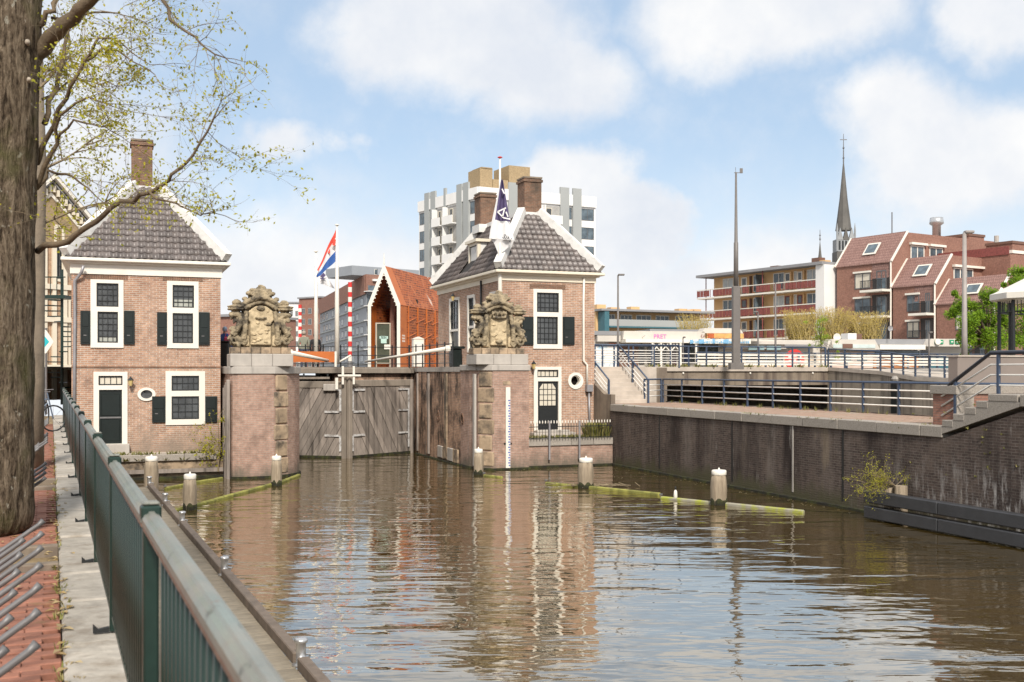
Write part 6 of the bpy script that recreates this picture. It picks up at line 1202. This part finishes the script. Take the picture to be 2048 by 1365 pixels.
for px, m, h in ((1540, brown, .9), (1558, black_paint, .5), (1595, ochre, .7), (1612, ochre, .8), (1623, brown, 1.3), (1634, ochre, .9)): x = ax(px, v0 + 4); bx(A, x, x + 1.3, v0 + 4, v0 + 5, top + .351, top + .35 + h).build('roof_stack', m, of)

# stepped brick flats
bf = thing('brick_flats', 'stepped red brick flats with tiled slopes and balconies on the right', 'building', A.w((A.aty(1800, HY, v0)[0], v0, ZG)))
units = [(1674, 1783, 16.0, 19.4, 2.6), (1786, 1871, 13.1, 16.3, 2.6), (1873, 1990, 10.9, 13.6, 2.3)]
for i, (a, b, ze_, zt_, run) in enumerate(units):
    xa, xb = ax(a), ax(b); D = 22
    MB(A).prism([(xa, v0, ZG), (xa, v0 + D, ZG), (xa, v0 + D, zt_), (xa, v0 + run, zt_), (xa, v0, ze_)], (xb - xa - .01, 0, 0)).build('wall', brick_red, bf)
    MB(A).prism([(xa - .1, v0 - .15, ze_ - .1), (xa - .1, v0 + run, zt_ + .02), (xa - .1, v0 + run, zt_ + .14), (xa - .1, v0 - .15, ze_ + .02)], (xb - xa + .2, 0, 0)).build('tiled_slope', tile_red, bf)
    for xx in (xb + .12, xa - .12): MB(A).path([(xx, v0 - .2, ze_), (xx, v0 + run, zt_ + .1)], .13, 4, sq=True).build('verge_board', white, bf)
    sk_ = (xa + xb) / 2 + .3; k0, k1 = .28, .68; P = lambda x, k: (x, v0 + run * k - .2, ze_ + (zt_ - ze_) * k + .12)
    MB(A).prism([P(sk_ - .9, k0), P(sk_ + .9, k0), P(sk_ + .9, k1), P(sk_ - .9, k1)], (0, -.06, .06)).build('skylight', white, bf); Q = lambda x, k: (x, v0 + run * k - .28, ze_ + (zt_ - ze_) * k + .2); MB(A).poly([Q(sk_ - .7, k0 + .05), Q(sk_ + .7, k0 + .05), Q(sk_ + .7, k1 - .05), Q(sk_ - .7, k1 - .05)]).build('skylight_pane', glass_b, bf)
    nfl = [3, 2, 2][i]
    for f_ in range(nfl):
        z = ze_ - 3.1 - f_ * 2.9
        if z < ZG + .2: continue
        w0, w1, c0_, c1_ = xa + (xb - xa) * .34, xa + (xb - xa) * .63, xa + (xb - xa) * .66, xb - .25
        win(bf, A, (w0, w1, z + .3, z + 2.1), 2, glass_c if f_ == i % 2 else glass_b, frame_d, y=v0, e=.12); bx(A, w0 - .1, w1 + .1, v0 - .25, v0 - .002, z + 2.1, z + 2.3).build('lintel', white, bf)
        MB(A).poly([(c0_, v0 - .006, z), (c1_, v0 - .006, z), (c1_, v0 - .006, z + 2.4), (c0_, v0 - .006, z + 2.4)]).build('loggia_shade', M('loggia_shade_tone%d%d' % (i, f_), (.035, .028, .026), .6), bf); win(bf, A, (c0_ + .6, c1_ - .4, z + .05, z + 2.2), 2, glass_b, frame_d, y=v0 - .008, e=.12)  # flat dark patch on the wall stands for the loggia's shade
        o = bx(A, w1 - .3, xb - .02, v0 - 1.5, v0 - .01, z - .25, z).build('balcony', white, bf); bl_ = MB(A)
        for j in range(16): q0 = w1 - .25 + (xb - w1 + .2) * j / 16; bl_.box(q0, q0 + .05, v0 - 1.48, v0 - 1.43, z + .001, z + 1.0)
        bl_.box(w1 - .28, xb - .04, v0 - 1.5, v0 - 1.42, z + 1.0, z + 1.06); bl_.build('balustrade', black_paint, o)
    bx(A, xb - 2.6, xb - .2, v0 - .03, v0 - .002, ze_ - .75 - 1.0, ze_ - .15).build('tile_apron', tile_red, bf); MB(A).tube((xb - .02, v0 - .1, ZG), (xb - .02, v0 - .1, ze_), .09, n=6).build('downpipe', white, bf)
# side walls, terraces and stacks behind, towards the camera's right
u1, u2, u3 = ax(1783), ax(1871), ax(1990)
bx(A, u1 + .0, u1 + 9, v0 + 8, v0 + 24, ZG, 16.4).build('terrace_block', brick_red, bf); bx(A, u1 + .1, u1 + 8.9, v0 + 7.9, v0 + 7.98, 16.4, 17.3).build('terrace_screen', red_panel, bf)
for vv in (3.2, 6.5): win(bf, Fr(31.7, *A.w((u1, v0 + vv, 0))[:2]), (0, 2.4, 16.4, 18.0), 2, glass_b, white, y=-.01, e=.14); bx(Fr(31.7, *A.w((u1, v0 + vv, 0))[:2]), -.2, 2.6, -.4, -.02, 18.05, 18.3).build('lintel', white, bf)
for vv in (3.0,): win(bf, Fr(31.7, *A.w((u2, v0 + vv, 0))[:2]), (0, 3.4, 13.4, 15.0), 3, glass_b, white, y=-.01, e=.14); bx(Fr(31.7, *A.w((u2, v0 + vv, 0))[:2]), -.2, 5, -.4, -.02, 15.05, 15.3).build('lintel', white, bf)
for px, py0, py1, y in ((1913, 608 - 133, 530, v0 + 14), (1998, 490, 560, v0 + 12)):
    x = ax(px, y); zb_, zt_ = 9, az(px, py0, y); o = bx(A, x - 1.6, x + 1.6, y, y + 3, zb_, zt_).build('brick_stack', brick_red, bf); bx(A, x - 1.7, x + 1.7, y - .1, y + 3.1, zt_ - 1.1, zt_ - .75).build('white_band', white, o); bx(A, x - 1.7, x + 1.7, y - .1, y + 3.1, zt_, zt_ + .3).build('stack_cap', brown, o)
x = ax(1873, v0 + 14); MB(A).lathe((x, v0 + 14, 17), [(.5, 0), (.5, az(1873, 452, v0 + 14) - 17), (.85, az(1873, 448, v0 + 14) - 17), (.75, az(1873, 436, v0 + 14) - 17)], 12).build('flue', chrome, bf, True); x = ax(1993, v0 + 13); MB(A).lathe((x, v0 + 13, 17), [(.25, 0), (.25, az(1993, 472, v0 + 13) - 17)], 8).build('flue', cop_grey, bf); x = ax(1784, v0 + 6); MB(A).tube((x, v0 + 6, 17), (x, v0 + 6, az(1784, 425, v0 + 6)), .07, n=5).build('antenna', steel, bf)

# church spires
def spire(name, label, px, Z, tip, apex, base, wpx, big):
    p = at(px, HY, Z); zz_ = lambda y: EYE + (HY - y) / F * Z; t = thing(name, label, 'church', (p.x, p.y, ZG)); w = wpx / F * Z / 2
    MB(W).lathe((p.x, p.y, 0), [(w, zz_(base)), (w * .93, zz_(base) + (zz_(apex) - zz_(base)) * .05), (w * .50, zz_(base) + (zz_(apex) - zz_(base)) * .45), (w * .06, zz_(apex))], 8, ph=.5).build('spire', slate, t)
    MB(W).tube((p.x, p.y, zz_(apex)), (p.x, p.y, zz_(tip)), .14, .05, n=6).build('finial_rod', steel, t); yc = zz_(tip + (apex - tip) * .22); 
    if big: bx(W, p.x - .7, p.x + .7, p.y - .06, p.y + .06, yc, yc + .15).build('cross_arm', steel, t)
    for k in (.5, .85): MB(W).lathe((p.x, p.y, zz_(tip + (apex - tip) * k)), [(.05, -.2), (.28, 0), (.05, .2)], 8).build('knob', steel, t)
    return t, p, zz_, w
t, p, zz_, w = spire('church', 'slender grey church spire with cross behind the brick flats', 1687, 220, 268, 325, 462, 32, True)
bx(W, p.x - w * 1.12, p.x + w * 1.12, p.y - w, p.y + w, 12, zz_(505)).build('tower', slate, t); bx(W, p.x - w * 1.05, p.x + w * 1.05, p.y - w, p.y + w, zz_(505) + .01, zz_(480)).build('belfry', belfry_m, t)
for k in range(5): x = p.x - w * .8 + k * w * .4; bx(W, x - w * .12, x + w * .12, p.y - w - .05, p.y - w - .01, zz_(502), zz_(484)).build('louvre', black_paint, t)
for k in (-1, 0, 1): x = p.x + k * w * .72; MB(W).prism([(x - w * .38, p.y - w - .1, zz_(482)), (x + w * .38, p.y - w - .1, zz_(482)), (x, p.y - w - .1, zz_(458))], (0, .6, 0)).build('gablet', belfry_m if k else slate, t)
for k in (-1, 1): x = p.x + k * w * 1.1; MB(W).path([(x, p.y - w, zz_(505)), (x, p.y - w, zz_(462)), (x, p.y - w, zz_(448))], [.22, .2, .02], 6).build('pinnacle', belfry_m, t)
spire('church', 'small distant church spire above the ochre flats', 1640, 260, 460, 482, 526, 10, False)

# masts and lamps
def lamp(label, px, Z, top_py, arm, r=.07, mat=cast_grey, zb=ZG):
    p = at(px, HY, Z); zt_ = EYE + (HY - top_py) / F * Z; t = thing('street_lamp', label, 'street lamp', (p.x, p.y, zb), 'street lamps on the right'); MB(W).path([(p.x, p.y, zb), (p.x, p.y, zb + 1.2), (p.x, p.y, zt_)], [r * 1.25, r, r * .7], 10).build('lamp_post', mat, t, True)
    if arm: bx(W, min(p.x, p.x + arm), max(p.x, p.x + arm), p.y - .12, p.y + .12, zt_ - .02, zt_ + .08).build('lamp_head', mat, t, bev=.02)
lamp('slim lamp post beside the right house', 1236, 62, 551, .38); lamp('tall grey lamp post rising from the concrete panel', 1929, 40, 466, .34, .10, M('pale_grey_post', (.30, .27, .25), .5)); lamp('thin post before the ochre flats', 1551, 70, 566, 0, .07); lamp('short lamp post right of the tall mast', 1516, 70, 625, -.3, .06); lamp('thin grey post beside the green signs', 1858, 66, 666, .2, .05); lamp('thin post by the white porch', 1366, 66, 676, .15, .05)
mp = at(1472, HY, 56); mt = thing('tall_mast', 'tall dark mast with thick lower half and weather vane', 'mast', (mp.x, mp.y, ZG)); zy = lambda y: EYE + (HY - y) / F * 56
bx(W, mp.x - .20, mp.x + .20, mp.y - .2, mp.y + .2, ZG, zy(573)).build('lower_column', cast_grey, mt, bev=.03); bx(W, mp.x - .14, mp.x + .26, mp.y - .201, mp.y + .1, zy(577), zy(575)).build('collar', cast_grey, mt); MB(W).path([(mp.x, mp.y, zy(573)), (mp.x, mp.y, zy(486)), (mp.x, mp.y, zy(485)), (mp.x, mp.y, zy(345))], [.13, .12, .095, .05], 12).build('upper_pole', cast_grey, mt, True)
MB(W).tube((mp.x - .1, mp.y, zy(346)), (mp.x + .32, mp.y, zy(346)), .02, n=5).build('vane_arm', cast_grey, mt); bx(W, mp.x + .2, mp.x + .36, mp.y - .01, mp.y + .01, zy(347), zy(337)).build('vane', cast_grey, mt); MB(W).tube((mp.x - .02, mp.y, zy(345)), (mp.x - .02, mp.y, zy(335)), .012, n=5).build('rod', cast_grey, mt); bx(W, mp.x - .35, mp.x + .35, mp.y - .35, mp.y + .35, ZG - .1, ZG + .25).build('foot', cast_grey, mt)
# bandstand at the right edge
kp = at(2085, HY, 44); ks = thing('bandstand', 'dark iron bandstand with pale roof at the right edge', 'bandstand', (kp.x, kp.y, ZG)); kz = lambda y: EYE + (HY - y) / F * 44
MB(W).lathe((kp.x, kp.y, kz(602)), [(1.95, 0), (2.02, .06), (2.02, .30), (1.85, .36), (.4, 1.1), (.1, 1.3)], 8, ph=.5).build('roof', white, ks)
for j in range(8): a = 6.2832 * (j + .5) / 8; MB(W).path([(kp.x + 1.65 * math.cos(a), kp.y + 1.65 * math.sin(a), ZG), (kp.x + 1.65 * math.cos(a), kp.y + 1.65 * math.sin(a), kz(602))], [.085, .07], 8).build('column', black_paint, ks)
for j in range(8):
    a, b = [6.2832 * (j + .5 + k) / 8 for k in (0, 1)]; P0 = Vector((kp.x + 1.65 * math.cos(a), kp.y + 1.65 * math.sin(a), 0)); P1 = Vector((kp.x + 1.65 * math.cos(b), kp.y + 1.65 * math.sin(b), 0)); fz_ = MB(W); fz_.tube(P0 + Vector((0, 0, kz(625))), P1 + Vector((0, 0, kz(625))), .03, n=5)
    for k in range(1, 8): q = P0.lerp(P1, k / 8); fz_.tube(q + Vector((0, 0, kz(625))), q + Vector((0, 0, kz(603))), .018, n=4)
    fz_.build('frieze', black_paint, ks)
MB(W).lathe((kp.x, kp.y, ZG - .3), [(2.1, 0), (2.1, .3)], 8, ph=.5).build('floor', concrete_l, ks)

# trees and hedge on the right
def leafy(label, px, py, Z, blobs, nleaf, ls, mat, seed, name='leafy_tree', ts=1.0):
    rr = random.Random(seed); p = at(px, HY, Z); t = thing(name, label, 'tree', (p.x, p.y, ZG - .02)); c = at(px, py, Z); mb = MB(W); mb.path([(p.x, p.y, ZG - .1), (p.x, p.y, c.z - .5), (p.x + .1, p.y, c.z + .8)], [.16 * ts, .12 * ts, .05 * ts], 8); lf = MB(W)
    blobs = blobs + [(b_[0] + rr.gauss(0, 16), b_[1] + rr.gauss(0, 14), b_[2] * rr.uniform(.3, .6), b_[3] * .3) for b_ in blobs for _ in range(2)]
    for bx_, bz, rad, k in blobs:
        q = at(bx_, bz, Z) + Vector((0, rr.uniform(-.8, .8), 0)); mb.path([(p.x, p.y, c.z - .6), tuple((Vector((p.x, p.y, c.z - .4)) + q) / 2), tuple(q)], [.06 * ts, .045 * ts, .015 * ts], 5)
        for _ in range(int(nleaf * k)):
            d2 = Vector((rr.gauss(0, 1), rr.gauss(0, 1), rr.gauss(0, .8))).normalized() * rad * rr.random() ** .55 * 1.15; leaf(lf, q + d2, ls, rr)
    mb.build('trunk', bark, t, True); lf.build('crown', mat, t)
leafy('bright green leafy tree beside the grey lamp post', 1975, 660, 56, [(1925, 645, .55, 1), (1935, 610, .5, 1), (1960, 630, .6, 1.2), (1985, 605, .6, 1), (2000, 650, .7, 1.3), (1950, 670, .6, 1.2), (1930, 680, .5, .8), (1980, 680, .7, 1.2), (2020, 625, .6, 1), (2035, 670, .7, 1.2), (1915, 620, .3, .5), (1972, 590, .4, .6), (2060, 640, .8, 1)], 1300, .062, leaf_g, 5)
leafy('green tree crown rising behind the bandstand roof', 2050, 570, 64, [(2035, 565, .5, 1), (2045, 545, .5, 1), (2070, 560, .8, 1.2), (2025, 590, .35, .6), (2070, 600, .9, 1.2)], 1200, .065, leaf_g, 9)
leafy('small pale green sapling before the pavilion', 1642, 665, 68, [(1641, 640, .28, .6), (1645, 660, .32, .7), (1638, 675, .28, .6), (1650, 675, .3, .6), (1642, 692, .25, .5)], 260, .05, leaf_mat('sapling_leaf', (.30, .40, .03), (.18, .28, .02), .35), 12, ts=.25)
def willow(label, px0, px1, Z, top, seed, n):
    rr = random.Random(seed); pc = at((px0 + px1) / 2, HY, Z); t = thing('pollard_tree', label, 'tree', (pc.x, pc.y, ZG - .02), 'budding pollards behind the shops'); mb = MB(W); lf = MB(W)
    mb.path([(pc.x, pc.y, ZG - .1), (pc.x, pc.y, ZG + 1.6)], [.3, .26], 8)
    for _ in range(n):
        a = at(rr.uniform(px0, px1) * .55 + (px0 + px1) / 2 * .45, 708, Z); a.y += rr.uniform(-1, 1); b = at(rr.uniform(px0, px1), top + abs(rr.gauss(0, 14)), Z); b.y = a.y + rr.uniform(-.8, .8); m2 = (a + b) / 2 + Vector((rr.gauss(0, .25), 0, 0)); mb.path([a, m2, b], [.03, .02, .008], 3, caps=False)
        for _ in range(16): k = rr.random() ** .8; q = a.lerp(b, k) + Vector((rr.gauss(0, .14), rr.gauss(0, .14), rr.gauss(0, .1))); leaf(lf, q, .065, rr)
    mb.build('shoots', M('willow_shoot%d' % seed, (.34, .26, .10), .8), t); lf.build('crown', leaf_w, t)
willow('yellow budding pollard in front of the ochre flats', 1565, 1635, 92, 618, 3, 240); willow('yellow budding pollard between ochre and brick flats', 1620, 1700, 92, 614, 4, 280); willow('yellow budding pollard in front of the brick flats', 1685, 1772, 92, 622, 6, 280); willow('pale budding pollard left of the ochre flats', 1350, 1425, 105, 626, 7, 150)
